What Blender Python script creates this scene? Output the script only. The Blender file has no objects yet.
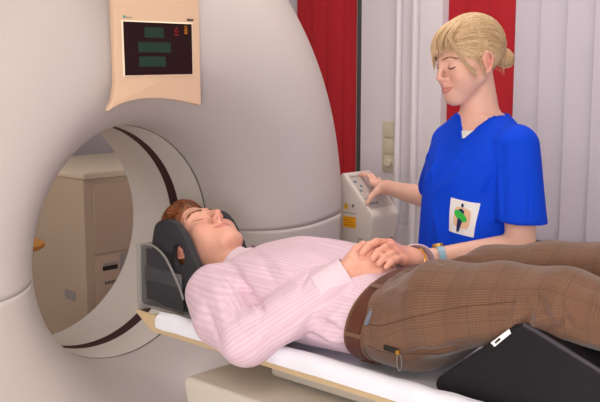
import bpy, bmesh, math, random
import numpy as np
from mathutils import Vector, Matrix
from mathutils.bvhtree import BVHTree

random.seed(7)
RNG = np.random.default_rng(7)
SC = bpy.context.scene
COL = SC.collection
PI = math.pi

# ------------------------------------------------------------------ helpers
def lin(c):
    c = c / 255.0
    return c / 12.92 if c <= 0.04045 else ((c + 0.055) / 1.055) ** 2.4

def rgb(*c):
    return (lin(c[0]), lin(c[1]), lin(c[2]), 1.0)

def mat(name, c, rough=0.5, metal=0.0, bump=0.0, bscale=200.0, var=0.0, vscale=6.0, coat=0.0,
        alpha=1.0, trans=0.0, emit=None, estr=0.0, spec=0.5, sheen=0.0):
    m = bpy.data.materials.new(name)
    m.use_nodes = True
    nt = m.node_tree
    b = nt.nodes['Principled BSDF']
    b.inputs['Base Color'].default_value = rgb(*c)
    b.inputs['Roughness'].default_value = rough
    b.inputs['Metallic'].default_value = metal
    b.inputs['Coat Weight'].default_value = coat
    b.inputs['Alpha'].default_value = alpha
    b.inputs['Transmission Weight'].default_value = trans
    b.inputs['Specular IOR Level'].default_value = spec
    b.inputs['Sheen Weight'].default_value = sheen
    if emit:
        b.inputs['Emission Color'].default_value = rgb(*emit)
        b.inputs['Emission Strength'].default_value = estr
    tc = nt.nodes.new('ShaderNodeTexCoord')
    if bump:
        n = nt.nodes.new('ShaderNodeTexNoise')
        n.inputs['Scale'].default_value = bscale
        n.inputs['Detail'].default_value = 3
        nt.links.new(tc.outputs['Object'], n.inputs['Vector'])
        bp = nt.nodes.new('ShaderNodeBump')
        bp.inputs['Strength'].default_value = bump
        bp.inputs['Distance'].default_value = 0.002
        nt.links.new(n.outputs['Fac'], bp.inputs['Height'])
        nt.links.new(bp.outputs['Normal'], b.inputs['Normal'])
    if var:
        n = nt.nodes.new('ShaderNodeTexNoise')
        n.inputs['Scale'].default_value = vscale
        n.inputs['Detail'].default_value = 4
        nt.links.new(tc.outputs['Object'], n.inputs['Vector'])
        mx = nt.nodes.new('ShaderNodeMix')
        mx.data_type = 'RGBA'
        a = rgb(*c)
        mx.inputs['A'].default_value = tuple(x * (1 - var) for x in a[:3]) + (1,)
        mx.inputs['B'].default_value = tuple(min(1, x * (1 + var)) for x in a[:3]) + (1,)
        nt.links.new(n.outputs['Fac'], mx.inputs['Factor'])
        nt.links.new(mx.outputs['Result'], b.inputs['Base Color'])
    return m

def attr_node(m, name):
    n = m.node_tree.nodes.new('ShaderNodeAttribute')
    n.attribute_name = name
    return n

def mix_node(m, a, b, fac=None, blend='MIX'):
    n = m.node_tree.nodes.new('ShaderNodeMix')
    n.data_type = 'RGBA'
    n.blend_type = blend
    for k, v in (('A', a), ('B', b)):
        if isinstance(v, tuple):
            n.inputs[k].default_value = v
        else:
            m.node_tree.links.new(v, n.inputs[k])
    if fac is not None:
        if isinstance(fac, float):
            n.inputs['Factor'].default_value = fac
        else:
            m.node_tree.links.new(fac, n.inputs['Factor'])
    return n.outputs['Result']

def math_node(m, op, a, b=0.0, c=0.0):
    n = m.node_tree.nodes.new('ShaderNodeMath')
    n.operation = op
    for i, v in enumerate((a, b, c)):
        if isinstance(v, (int, float)):
            n.inputs[i].default_value = v
        else:
            m.node_tree.links.new(v, n.inputs[i])
    return n.outputs[0]

ORG = {}

def empty(name, loc, label, cat, group=None):
    o = bpy.data.objects.new(name, None)
    o.empty_display_size = 0.1
    COL.objects.link(o)
    o.location = loc
    ORG[o.name] = Vector(loc)
    tag(o, label, cat, group)
    return o

def tag(o, label, cat, group=None):
    o['label'] = label
    o['category'] = cat
    if group:
        o['group'] = group
    return o

def link(name, me, mats, parent=None, origin=None, smooth=True, label=None):
    if not isinstance(mats, (list, tuple)):
        mats = [mats]
    for m in mats:
        me.materials.append(m)
    o = bpy.data.objects.new(name, me)
    COL.objects.link(o)
    if parent is not None:
        off = ORG[parent.name]
        o.parent = parent
        ORG[o.name] = off
    else:
        if origin is None:
            n = len(me.vertices)
            co = np.empty(n * 3, np.float32)
            me.vertices.foreach_get('co', co)
            co = co.reshape(-1, 3)
            lo, hi = co.min(0), co.max(0)
            origin = ((lo[0] + hi[0]) / 2, (lo[1] + hi[1]) / 2, lo[2])
        off = Vector(origin)
        o.location = off
        ORG[o.name] = off
    me.transform(Matrix.Translation(-off))
    if smooth:
        me.polygons.foreach_set('use_smooth', [True] * len(me.polygons))
        try:
            if smooth != 'full':
                me.set_sharp_from_angle(angle=math.radians(35))
        except Exception:
            pass
    if label:
        o['label'] = label
    return o

def structure(o):
    o['kind'] = 'structure'
    return o

def mk(name, V, Fc, mats, parent=None, **kw):
    me = bpy.data.meshes.new(name)
    me.from_pydata([tuple(map(float, v)) for v in V], [], [tuple(map(int, f)) for f in Fc])
    me.update()
    return link(name, me, mats, parent, **kw)

def bmo(name, bm, mats, parent=None, **kw):
    bmesh.ops.recalc_face_normals(bm, faces=bm.faces)
    me = bpy.data.meshes.new(name)
    bm.to_mesh(me)
    bm.free()
    return link(name, me, mats, parent, **kw)

def bevel(bm, w, seg=2, ang=30):
    if w <= 0:
        return
    bm.normal_update()
    es = [e for e in bm.edges if len(e.link_faces) == 2 and e.calc_face_angle(0) > math.radians(ang)]
    if es:
        bmesh.ops.bevel(bm, geom=es, offset=w, segments=seg, affect='EDGES', profile=0.5, clamp_overlap=True)

def box_bm(lo, hi, bv=0.0, seg=2, rotz=0.0, bm=None):
    new = bmesh.new()
    c = [(a + b) / 2 for a, b in zip(lo, hi)]
    s = [abs(b - a) for a, b in zip(lo, hi)]
    bmesh.ops.create_cube(new, size=1.0)
    bmesh.ops.scale(new, vec=s, verts=new.verts)
    bevel(new, bv, seg)
    if rotz:
        bmesh.ops.rotate(new, cent=(0, 0, 0), matrix=Matrix.Rotation(rotz, 3, 'Z'), verts=new.verts)
    bmesh.ops.translate(new, vec=c, verts=new.verts)
    return merge(bm, new)

def merge(bm, new):
    if bm is None:
        return new
    me = bpy.data.meshes.new('tmp')
    new.to_mesh(me)
    new.free()
    bm.from_mesh(me)
    bpy.data.meshes.remove(me)
    return bm

def box(name, lo, hi, m, parent=None, bv=0.0, seg=2, rotz=0.0, **kw):
    return bmo(name, box_bm(lo, hi, bv, seg, rotz), m, parent, **kw)

def prism_bm(pts, axis, a, b, bv=0.0, seg=2, bm=None):
    """pts: 2D polygon in the plane normal to axis (x: (y,z), y: (x,z), z: (x,y)), extruded a..b."""
    new = bmesh.new()
    def P(p, t):
        return {'x': (t, p[0], p[1]), 'y': (p[0], t, p[1]), 'z': (p[0], p[1], t)}[axis]
    A = [new.verts.new(P(p, a)) for p in pts]
    B = [new.verts.new(P(p, b)) for p in pts]
    n = len(pts)
    new.faces.new(A)
    new.faces.new(B[::-1])
    for i in range(n):
        new.faces.new((A[i], B[i], B[(i + 1) % n], A[(i + 1) % n]))
    bmesh.ops.recalc_face_normals(new, faces=new.faces)
    bevel(new, bv, seg)
    return merge(bm, new)

def prism(name, pts, axis, a, b, m, parent=None, bv=0.0, seg=2, **kw):
    return bmo(name, prism_bm(pts, axis, a, b, bv, seg), m, parent, **kw)

def spline(pts, n=8, closed=False):
    P = np.asarray(pts, float)
    out = []
    N = len(P)
    rng = range(N) if closed else range(N - 1)
    for i in rng:
        p1, p2 = P[i], P[(i + 1) % N]
        p0 = P[(i - 1) % N] if closed or i > 0 else 2 * p1 - p2
        p3 = P[(i + 2) % N] if closed or i < N - 2 else 2 * p2 - p1
        for k in range(n):
            t = k / n
            out.append(0.5 * ((2 * p1) + (-p0 + p2) * t + (2 * p0 - 5 * p1 + 4 * p2 - p3) * t * t
                              + (-p0 + 3 * p1 - 3 * p2 + p3) * t ** 3))
    if not closed:
        out.append(P[-1])
    return np.array(out)

def tube_arrays(pts, r, sides=8, cap=True, flat=None):
    P = np.asarray(pts, float)
    n = len(P)
    r = np.broadcast_to(np.asarray(r, float), (n,))
    T = np.gradient(P, axis=0)
    T /= np.linalg.norm(T, axis=1, keepdims=True) + 1e-12
    up = np.array([0, 0, 1.0]) if abs(T[0, 2]) < 0.9 else np.array([0, 1.0, 0])
    N = np.cross(T[0], up)
    N /= np.linalg.norm(N)
    V = []
    for i in range(n):
        N = N - T[i] * (N @ T[i])
        N /= np.linalg.norm(N) + 1e-12
        B = np.cross(T[i], N)
        for k in range(sides):
            a = 2 * PI * k / sides
            V.append(P[i] + r[i] * (math.cos(a) * N + math.sin(a) * B))
    Fc = []
    for i in range(n - 1):
        for k in range(sides):
            k2 = (k + 1) % sides
            Fc.append((i * sides + k, i * sides + k2, (i + 1) * sides + k2, (i + 1) * sides + k))
    if cap:
        Fc.append(tuple(range(sides))[::-1])
        Fc.append(tuple((n - 1) * sides + k for k in range(sides)))
    return V, Fc

def tube(name, pts, r, m, parent=None, sides=10, **kw):
    V, Fc = tube_arrays(pts, r, sides)
    return mk(name, V, Fc, m, parent, **kw)

def lathe(name, prof, center, axis, m, parent=None, seg=32, **kw):
    """prof: list of (radius, height) along axis through center"""
    V, Fc = [], []
    n = len(prof)
    for r, h in prof:
        for k in range(seg):
            a = 2 * PI * k / seg
            u, v = r * math.cos(a), r * math.sin(a)
            p = {'z': (u, v, h), 'x': (h, u, v), 'y': (u, h, v)}[axis]
            V.append([p[i] + center[i] for i in range(3)])
    for i in range(n - 1):
        for k in range(seg):
            k2 = (k + 1) % seg
            Fc.append((i * seg + k, i * seg + k2, (i + 1) * seg + k2, (i + 1) * seg + k))
    Fc.append(tuple(range(seg)))
    Fc.append(tuple((n - 1) * seg + k for k in range(seg))[::-1])
    bm = bmesh.new()
    vs = [bm.verts.new(v) for v in V]
    for f in Fc:
        bm.faces.new([vs[i] for i in f])
    bmesh.ops.remove_doubles(bm, verts=bm.verts, dist=1e-6)
    return bmo(name, bm, m, parent, **kw)

# ------------------------------------------------------------------ implicit surfaces for bodies and clothes
def axis_grid(*segs):
    """segs: (start, end, step) -> joined non-uniform axis"""
    out = []
    for a, b, s in segs:
        n = max(1, int(round((b - a) / s)))
        out.append(np.linspace(a, b, n, endpoint=False))
    out.append([segs[-1][1]])
    return np.concatenate(out).astype(np.float32)

class Field:
    def __init__(s, xs, ys, zs):
        s.ax = (xs, ys, zs)
        s.D = np.full((len(xs), len(ys), len(zs)), 1.0, np.float32)

    def apply(s, prim, k=0.01, op='u', pad=0.03):
        fn, lo, hi = prim
        sl = []
        for a, l, h in zip(s.ax, lo, hi):
            i0 = max(0, int(np.searchsorted(a, l - pad)) - 1)
            i1 = min(len(a), int(np.searchsorted(a, h + pad)) + 1)
            if i1 <= i0:
                return
            sl.append(slice(i0, i1))
        x = s.ax[0][sl[0]][:, None, None]
        y = s.ax[1][sl[1]][None, :, None]
        z = s.ax[2][sl[2]][None, None, :]
        f = fn(x, y, z).astype(np.float32)
        d = s.D[sl[0], sl[1], sl[2]]
        if op == 'u':
            h = np.maximum(k - np.abs(d - f), 0) / k
            s.D[sl[0], sl[1], sl[2]] = np.minimum(d, f) - h * h * k * 0.25
        elif op == 's':
            h = np.maximum(k - np.abs(d + f), 0) / k
            s.D[sl[0], sl[1], sl[2]] = np.maximum(d, -f) + h * h * k * 0.25
        elif op == 'i':
            h = np.maximum(k - np.abs(d - f), 0) / k
            s.D[sl[0], sl[1], sl[2]] = np.maximum(d, f) + h * h * k * 0.25

    def net(s):
        D = s.D
        S = D < 0
        c = np.zeros(tuple(n - 1 for n in D.shape), np.int8)
        for i in (0, 1):
            for j in (0, 1):
                for k in (0, 1):
                    c += S[i:D.shape[0] - 1 + i, j:D.shape[1] - 1 + j, k:D.shape[2] - 1 + k]
        mixed = (c > 0) & (c < 8)
        ci, cj, ck = np.nonzero(mixed)
        n = len(ci)
        idx = np.full(c.shape, -1, np.int32)
        idx[ci, cj, ck] = np.arange(n)
        off = [(i, j, k) for i in (0, 1) for j in (0, 1) for k in (0, 1)]
        val = {o: D[ci + o[0], cj + o[1], ck + o[2]] for o in off}
        acc = np.zeros((n, 3), np.float64)
        cnt = np.zeros(n)
        for a in off:
            for ax in range(3):
                if a[ax] == 0:
                    b = list(a); b[ax] = 1; b = tuple(b)
                    da, db = val[a], val[b]
                    m = (da < 0) != (db < 0)
                    t = np.where(m, da / np.where(m, da - db, 1), 0)
                    p = np.tile(np.array(a, float), (n, 1))
                    p[:, ax] = t
                    acc[m] += p[m]
                    cnt += m
        fr = acc / cnt[:, None]
        V = np.empty((n, 3))
        for ax, ii in enumerate((ci, cj, ck)):
            g = s.ax[ax].astype(float)
            V[:, ax] = g[ii] + fr[:, ax] * (g[ii + 1] - g[ii])
        quads = []
        nx, ny, nz = D.shape
        def emit(e0, e1, A, B, Cc, Dd):
            q = np.stack([A, B, Cc, Dd], 1)
            flip = e1[:, None] if e1.ndim == 1 else e1
            q = np.where(flip, q[:, ::-1], q)
            quads.append(q)
        # x edges
        a, b = S[:-1, 1:-1, 1:-1], S[1:, 1:-1, 1:-1]
        i, j, k = np.nonzero(a != b)
        fl = b[i, j, k]
        j1, k1 = j + 1, k + 1
        emit(0, fl, idx[i, j1 - 1, k1 - 1], idx[i, j1, k1 - 1], idx[i, j1, k1], idx[i, j1 - 1, k1])
        a, b = S[1:-1, :-1, 1:-1], S[1:-1, 1:, 1:-1]
        i, j, k = np.nonzero(a != b)
        fl = b[i, j, k]
        i1, k1 = i + 1, k + 1
        emit(0, ~fl, idx[i1 - 1, j, k1 - 1], idx[i1, j, k1 - 1], idx[i1, j, k1], idx[i1 - 1, j, k1])
        a, b = S[1:-1, 1:-1, :-1], S[1:-1, 1:-1, 1:]
        i, j, k = np.nonzero(a != b)
        fl = b[i, j, k]
        i1, j1 = i + 1, j + 1
        emit(0, fl, idx[i1 - 1, j1 - 1, k], idx[i1, j1 - 1, k], idx[i1, j1, k], idx[i1 - 1, j1, k])
        return V, np.concatenate(quads)

def vnormals(V, Q):
    N = np.zeros_like(V)
    fn = np.cross(V[Q[:, 2]] - V[Q[:, 0]], V[Q[:, 3]] - V[Q[:, 1]])
    for k in range(4):
        np.add.at(N, Q[:, k], fn)
    return N / (np.linalg.norm(N, axis=1, keepdims=True) + 1e-12)

def relax(V, Q, it=2, lam=0.5):
    E = np.concatenate([Q[:, [0, 1]], Q[:, [1, 2]], Q[:, [2, 3]], Q[:, [3, 0]]])
    for _ in range(it):
        A = np.zeros_like(V)
        c = np.zeros(len(V))
        np.add.at(A, E[:, 0], V[E[:, 1]])
        np.add.at(c, E[:, 0], 1)
        np.add.at(A, E[:, 1], V[E[:, 0]])
        np.add.at(c, E[:, 1], 1)
        V = V + lam * (A / np.maximum(c, 1)[:, None] - V)
    return V

def fast_mesh(name, V, Q):
    me = bpy.data.meshes.new(name)
    me.vertices.add(len(V))
    me.vertices.foreach_set('co', np.ascontiguousarray(V, np.float32).ravel())
    me.loops.add(len(Q) * 4)
    me.loops.foreach_set('vertex_index', np.ascontiguousarray(Q, np.int32).ravel())
    me.polygons.add(len(Q))
    me.polygons.foreach_set('loop_start', np.arange(0, len(Q) * 4, 4, dtype=np.int32))
    me.polygons.foreach_set('loop_total', np.full(len(Q), 4, np.int32))
    me.update()
    me.validate()
    return me

def set_attr(me, name, vals):
    a = me.attributes.new(name, 'FLOAT', 'POINT')
    a.data.foreach_set('value', np.ascontiguousarray(vals, np.float32))

# primitives: return (fn, lo, hi)
def cap(a, b, ra, rb=None):
    a = np.asarray(a, float); b = np.asarray(b, float)
    rb = ra if rb is None else rb
    ba = b - a
    L2 = max(float(ba @ ba), 1e-12)
    R = max(ra, rb)
    def fn(x, y, z):
        t = ((x - a[0]) * ba[0] + (y - a[1]) * ba[1] + (z - a[2]) * ba[2]) / L2
        t = np.clip(t, 0, 1)
        d = np.sqrt((x - a[0] - t * ba[0]) ** 2 + (y - a[1] - t * ba[1]) ** 2 + (z - a[2] - t * ba[2]) ** 2)
        return d - (ra + t * (rb - ra))
    return fn, np.minimum(a, b) - R, np.maximum(a, b) + R

def ell(c, r, R=None):
    """ellipsoid, R: 3x3 columns = local axes"""
    c = np.asarray(c, float); r = np.asarray(r, float)
    R = np.eye(3) if R is None else np.asarray(R, float)
    ext = np.sqrt(((R * r) ** 2).sum(1))
    def fn(x, y, z):
        q = [R[0, i] * (x - c[0]) + R[1, i] * (y - c[1]) + R[2, i] * (z - c[2]) for i in range(3)]
        k0 = np.sqrt(sum((q[i] / r[i]) ** 2 for i in range(3)))
        k1 = np.sqrt(sum((q[i] / r[i] ** 2) ** 2 for i in range(3))) + 1e-9
        return k0 * (k0 - 1) / k1
    return fn, c - ext, c + ext

def hermite(ts, vs):
    ts = np.asarray(ts, float); vs = np.asarray(vs, float)
    m = np.gradient(vs, ts)
    def f(t):
        i = np.clip(np.searchsorted(ts, t) - 1, 0, len(ts) - 2)
        h = ts[i + 1] - ts[i]
        u = np.clip((t - ts[i]) / h, 0, 1)
        return ((1 + 2 * u) * (1 - u) ** 2 * vs[i] + u * (1 - u) ** 2 * h * m[i]
                + u * u * (3 - 2 * u) * vs[i + 1] + u * u * (u - 1) * h * m[i + 1])
    return f

def loft(axis, rows, n=2.3, grow=0.0):
    """rows: (t, c1, c2, r1, r2) sections along axis; other axes in xyz order"""
    rows = np.asarray(rows, float)
    t0, t1 = rows[0, 0], rows[-1, 0]
    f = [hermite(rows[:, 0], rows[:, k]) for k in range(1, 5)]
    oth = [i for i in range(3) if i != axis]
    lo = np.zeros(3); hi = np.zeros(3)
    lo[axis], hi[axis] = t0 - grow, t1 + grow
    for q, o in enumerate(oth):
        lo[o] = (rows[:, 1 + q] - rows[:, 3 + q]).min() - grow - 0.01
        hi[o] = (rows[:, 1 + q] + rows[:, 3 + q]).max() + grow + 0.01
    def fn(x, y, z):
        p = (x, y, z)
        t = p[axis]
        c1, c2, r1, r2 = (g(t) for g in f)
        r1 = r1 + grow; r2 = r2 + grow
        k = (np.abs((p[oth[0]] - c1) / r1) ** n + np.abs((p[oth[1]] - c2) / r2) ** n) ** (1.0 / n)
        d = (k - 1) * np.minimum(r1, r2)
        return np.maximum(d, np.maximum(t0 - grow - t, t - t1 - grow))
    return fn, lo, hi

def half(p, n, lo, hi):
    """half-space: negative on the side the normal points away from"""
    p = np.asarray(p, float); n = np.asarray(n, float); n = n / np.linalg.norm(n)
    def fn(x, y, z):
        return (x - p[0]) * n[0] + (y - p[1]) * n[1] + (z - p[2]) * n[2]
    return fn, np.asarray(lo, float), np.asarray(hi, float)

class Frame:
    """local head/body frame: x = person's right, y = forward, z = up"""
    def __init__(s, o, fwd, up, scale=1.0):
        s.o = np.asarray(o, float)
        u = np.asarray(up, float); u /= np.linalg.norm(u)
        f = np.asarray(fwd, float); f = f - u * (f @ u); f /= np.linalg.norm(f)
        s.R = np.stack([np.cross(f, u), f, u], 1)
        s.s = scale
    def p(s, *q):
        return s.o + s.R @ (np.asarray(q, float) * s.s)
    def inv(s, P):
        return ((np.asarray(P) - s.o) @ s.R) / s.s
    def cap(s, a, b, ra, rb=None):
        return cap(s.p(*a), s.p(*b), ra * s.s, (ra if rb is None else rb) * s.s)
    def ell(s, c, r, rot=None):
        R = s.R if rot is None else s.R @ np.array(rot)
        return ell(s.p(*c), np.asarray(r, float) * s.s, R)

def add_head(F, fr, female=False):
    A = lambda pr, k=0.01, op='u': F.apply(pr, k * fr.s, op, pad=0.02)
    A(fr.ell((0, -.012, .034), (.0745, .098, .084)), .02)
    if female:
        A(fr.cap((0, .030, -.015), (0, .052, -.080), .056, .030), .03)
        A(fr.ell((0, .076, -.098), (.016, .014, .014)), .02)
        for s in (-1, 1):
            A(fr.cap((s * .050, .004, -.050), (s * .018, .064, -.096), .012, .013), .03)
            A(fr.ell((s * .040, .066, -.030), (.020, .018, .018)), .025)
            A(fr.cap((s * .014, .082, .020), (s * .044, .068, .022), .010), .02)
    else:
        A(fr.cap((0, .030, -.015), (0, .056, -.080), .058, .034), .03)
        A(fr.ell((0, .078, -.099), (.020, .015, .015)), .02)
        for s in (-1, 1):
            A(fr.cap((s * .054, .002, -.052), (s * .024, .066, -.098), .012, .014), .03)
            A(fr.ell((s * .043, .064, -.030), (.021, .019, .019)), .025)
            A(fr.cap((s * .012, .085, .021), (s * .046, .068, .023), .011), .018)
    A(fr.ell((0, .074, -.066), (.030, .023, .028)), .02)
    for s in (-1, 1):
        A(fr.ell((s * .040, .050, -.048), (.022, .026, .032)), .03)
        A(fr.ell((s * .033, .096, .001), (.016, .012, .0095)), .012, 's')
        A(fr.ell((s * .032, .0745, -.0005), (.0168, .0135, .0125)), .005)
        # crease of the upper lid
        A(fr.cap((s * .020, .090, .0095), (s * .045, .0815, .0085), .0016), .004, 's')
    tip = .109 if female else .116
    nr = .82 if female else .92
    A(fr.cap((0, .089, .014), (0, tip - .002, -.028), .0070 * nr, .0090 * nr), .016)
    A(fr.ell((0, tip - .002, -.031), (.0090 * nr, .0090 * nr, .0080 * nr)), .006)
    for s in (-1, 1):
        A(fr.ell((s * .0110 * nr, tip - .014, -.036), (.0068 * nr, .0100, .0068 * nr)), .006)
    A(fr.cap((0, tip - .006, -.039), (0, .096, -.045), .005, .006), .006)
    for s in (-1, 1):
        A(fr.ell((s * .0065, tip - .010, -.0445), (.0033, .006, .004)), .003, 's')
    lips(fr, A)
    for s in (-1, 1):
        def E(p, q, out):      # point of the ear: p towards the back, q up, out from the head
            return (s * (.0745 + out + .30 * max(0, p)), .004 - p * .95, q - .010)
        A(fr.ell(E(.012, .005, .0005), (.0048, .0165, .0275), np.array([[math.cos(.3), s * math.sin(.3), 0], [-s * math.sin(.3), math.cos(.3), 0], [0, 0, 1.]])), .005)
        hel = [(-.002, .002), (-.003, .014), (.004, .026), (.014, .0305), (.023, .024), (.0265, .008), (.0215, -.010), (.012, -.023), (.004, -.028)]
        for a_, b_ in zip(hel[:-1], hel[1:]):
            A(fr.cap(E(*a_, .0035), E(*b_, .0035), .0031), .003)
        for a_, b_ in (((.012, .018), (.017, .004)), ((.017, .004), (.012, -.012))):
            A(fr.cap(E(*a_, .003), E(*b_, .003), .0026), .003)
        A(fr.ell(E(.005, -.025, .002), (.0042, .0060, .0060)), .004)
        A(fr.ell(E(.000, -.006, .003), (.0035, .0040, .0055)), .004)
    return fr

LIPS = (
    ((0, .0965, -.0630), (.009, .0950, -.0618), .0036, .0034),
    ((.009, .0950, -.0618), (.018, .0918, -.0612), .0034, .0029),
    ((.018, .0918, -.0612), (.0280, .0870, -.0594), .0029, .0014),
    ((0, .0955, -.0722), (.010, .0938, -.0715), .0046, .0043),
    ((.010, .0938, -.0715), (.019, .0908, -.0680), .0043, .0035),
    ((.019, .0908, -.0680), (.0280, .0870, -.0602), .0035, .0013),
)

def lips(fr, A):
    for a, b, ra, rb in LIPS:
        for s in (-1, 1):
            A(fr.cap((s * a[0], a[1], a[2]), (s * b[0], b[1], b[2]), ra, rb), .0022)
    for s in (-1, 1):
        A(fr.cap((0, .1010, -.0672), (s * .018, .0952, -.0650), .0017, .0016), .002, 's')
        A(fr.cap((s * .018, .0952, -.0650), (s * .0310, .0885, -.0585), .0016, .0013), .002, 's')

def lip_mask(fr, V):
    q = fr.inv(V)
    q[:, 0] = np.abs(q[:, 0])
    m = np.full(len(V), 9.0)
    near = np.abs(q - np.array([0, .092, -.067])).max(1) < .045
    for a, b, ra, rb in LIPS:
        fn, _, _ = cap(a, b, ra, rb)
        m[near] = np.minimum(m[near], fn(q[near, 0], q[near, 1], q[near, 2]))
    return np.clip(1 - (m - .0002) / .0015, 0, 1)

FINGER = {'index': (.089, .024, .042, .025, .021, .0088), 'middle': (.091, .004, .046, .028, .022, .009),
          'ring': (.086, -.015, .043, .027, .022, .0085), 'little': (.078, -.032, .033, .020, .019, .0075)}

def unit(v):
    v = np.asarray(v, float)
    return v / np.linalg.norm(v)

def rot_about(v, ax, a):
    ax = unit(ax)
    return v * math.cos(a) + np.cross(ax, v) * math.sin(a) + ax * (ax @ v) * (1 - math.cos(a))

def add_hand(F, wrist, d, n, side, curls, thumb, s=1.0, spread=.06, paths=None, thumb_abs=False):
    """d: along the hand, n: out of the back of the hand, side 'R'/'L'.
    curls: finger -> three bend angles; thumb: list of three points in (d, lateral, n) coordinates"""
    d = unit(d); n = unit(np.asarray(n) - d * (np.asarray(n) @ d))
    l = np.cross(n, d) if side == 'R' else np.cross(d, n)
    w = np.asarray(wrist, float)
    A = lambda pr, k=0.006: F.apply(pr, k, 'u', pad=0.015)
    A(cap(w - d * .01 * s, w + d * .02 * s, .024 * s, .024 * s), .01)
    A(cap(w + l * .010 * s, w + d * .02 * s + l * .012 * s, .019 * s), .01)
    A(cap(w - l * .010 * s, w + d * .02 * s - l * .012 * s, .019 * s), .01)
    for name, (L, off, p1, p2, p3, r) in FINGER.items():
        k = w + d * L * s + l * off * s
        base = w + d * .022 * s + l * off * .5 * s
        A(cap(base - n * .004 * s, k - n * .003 * s, .0155 * s, .0115 * s), .014)
        if paths and name in paths:
            pts = [np.asarray(q, float) for q in paths[name]]
            A(cap(k, pts[0], r * 1.1 * s, r * 1.05 * s), .006)
        else:
            c = curls[name]
            dirv = unit(d + l * spread * (off / .02))
            pts = [k]
            for ang, ln in zip(c, (p1, p2, p3)):
                ax = np.cross(n, dirv)
                dirv = rot_about(dirv, np.cross(d, n) if True else ax, -ang)
                pts.append(pts[-1] + dirv * ln * s)
        rr = [r * 1.1, r * 1.0, r * .92, r * .80]
        for i in range(len(pts) - 1):
            A(cap(pts[i], pts[i + 1], rr[i] * s, rr[i + 1] * s), .003)
            if i:
                A(cap(pts[i], pts[i], rr[i] * 1.06 * s), .004)
    T = [np.asarray(q, float) for q in thumb] if thumb_abs else [w + s * (d * a + l * b + n * c) for a, b, c in thumb]
    A(cap(w + d * .018 * s + l * .014 * s - n * .004 * s, T[0], .017 * s, .0135 * s), .014)
    A(cap(T[0], T[1], .0125 * s, .0108 * s), .005)
    A(cap(T[1], T[2], .0106 * s, .0088 * s), .004)
    return T

def wavy(V, seed, n=10, fmin=8, fmax=30, stretch=(1, 1, 1)):
    r = np.random.default_rng(seed)
    out = np.zeros(len(V))
    for _ in range(n):
        d = r.normal(size=3) * np.array(stretch)
        d /= np.linalg.norm(d / np.array(stretch)) + 1e-9
        f = r.uniform(fmin, fmax)
        out += np.sin(V @ d * f + r.uniform(0, 6.28))
    return out / math.sqrt(n)

def fold(V, a, b, w, amp):
    """a soft ridge (amp > 0) or valley along the segment a-b"""
    a = np.asarray(a, float); b = np.asarray(b, float)
    ba = b - a
    t = np.clip(((V - a) @ ba) / (ba @ ba), 0, 1)
    d = np.linalg.norm(V - a - t[:, None] * ba, axis=1)
    e = np.sin(PI * np.clip(t * .9 + .05, 0, 1)) ** .6
    return amp * np.exp(-(d / w) ** 2) * e

def on_surface(bvh, u, v):
    """surface point met by the line of sight through photo position (u, v)"""
    d = fw + rt * ((u - 300) / FPX) - up * ((v - 201) / FPX)
    return bvh.ray_cast(CAM_O, d.normalized())[0]

def folds_at(V, bvh, rows, inv=lambda p: p):
    out = np.zeros(len(V))
    for u0, v0, u1, v1, w, amp in rows:
        a, b = on_surface(bvh, u0, v0), on_surface(bvh, u1, v1)
        if a is not None and b is not None:
            out += fold(V, inv(np.array(a)), inv(np.array(b)), w, amp)
    return out

def tree(V, Q):
    return BVHTree.FromPolygons([tuple(v) for v in V], [tuple(int(i) for i in q) for q in Q])

def seg_coord(V, a, b, ref):
    """angle*radius around and length along the segment, plus distance to it"""
    a = np.asarray(a, float); b = np.asarray(b, float)
    t = unit(b - a)
    u = unit(np.cross(t, ref)); v = np.cross(t, u)
    q = V - a
    along = q @ t
    x, y = q @ u, q @ v
    d = np.linalg.norm(q - np.clip(along, 0, np.linalg.norm(b - a))[:, None] * t, axis=1)
    return np.arctan2(y, x), along, d

def strands(paths, r0, r1, sides=3):
    """many tapered hairs in one mesh; returns V, F, tone"""
    VV, FF, tone = [], [], []
    base = 0
    for P in paths:
        P = np.asarray(P, float)
        n = len(P)
        t = np.linspace(0, 1, n)
        rr = (r0 + (r1 - r0) * t) * RNG.uniform(.7, 1.3)
        V, Fc = tube_arrays(P, rr, sides, cap=False)
        VV.extend(V)
        FF.extend([tuple(base + i for i in f) for f in Fc])
        base += len(V)
        tone.extend([RNG.uniform()] * len(V))
    return VV, FF, tone

# ------------------------------------------------------------------ camera
CAM_O = Vector((2.347, -1.657, 1.571))
YAW, PIT, FPX = math.radians(46.53), math.radians(8.04), 926.7
fw = Vector((-math.cos(YAW) * math.cos(PIT), math.sin(YAW) * math.cos(PIT), -math.sin(PIT)))
rt = Vector((math.sin(YAW), math.cos(YAW), 0))
up = rt.cross(fw)
cd = bpy.data.cameras.new('camera')
cd.sensor_width = 36
cd.lens = FPX * 36 / 600
cd.clip_start = 0.05
cam = bpy.data.objects.new('camera', cd)
COL.objects.link(cam)
cam.matrix_world = Matrix(((rt.x, up.x, -fw.x, CAM_O.x), (rt.y, up.y, -fw.y, CAM_O.y),
                           (rt.z, up.z, -fw.z, CAM_O.z), (0, 0, 0, 1)))
SC.camera = cam

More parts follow.
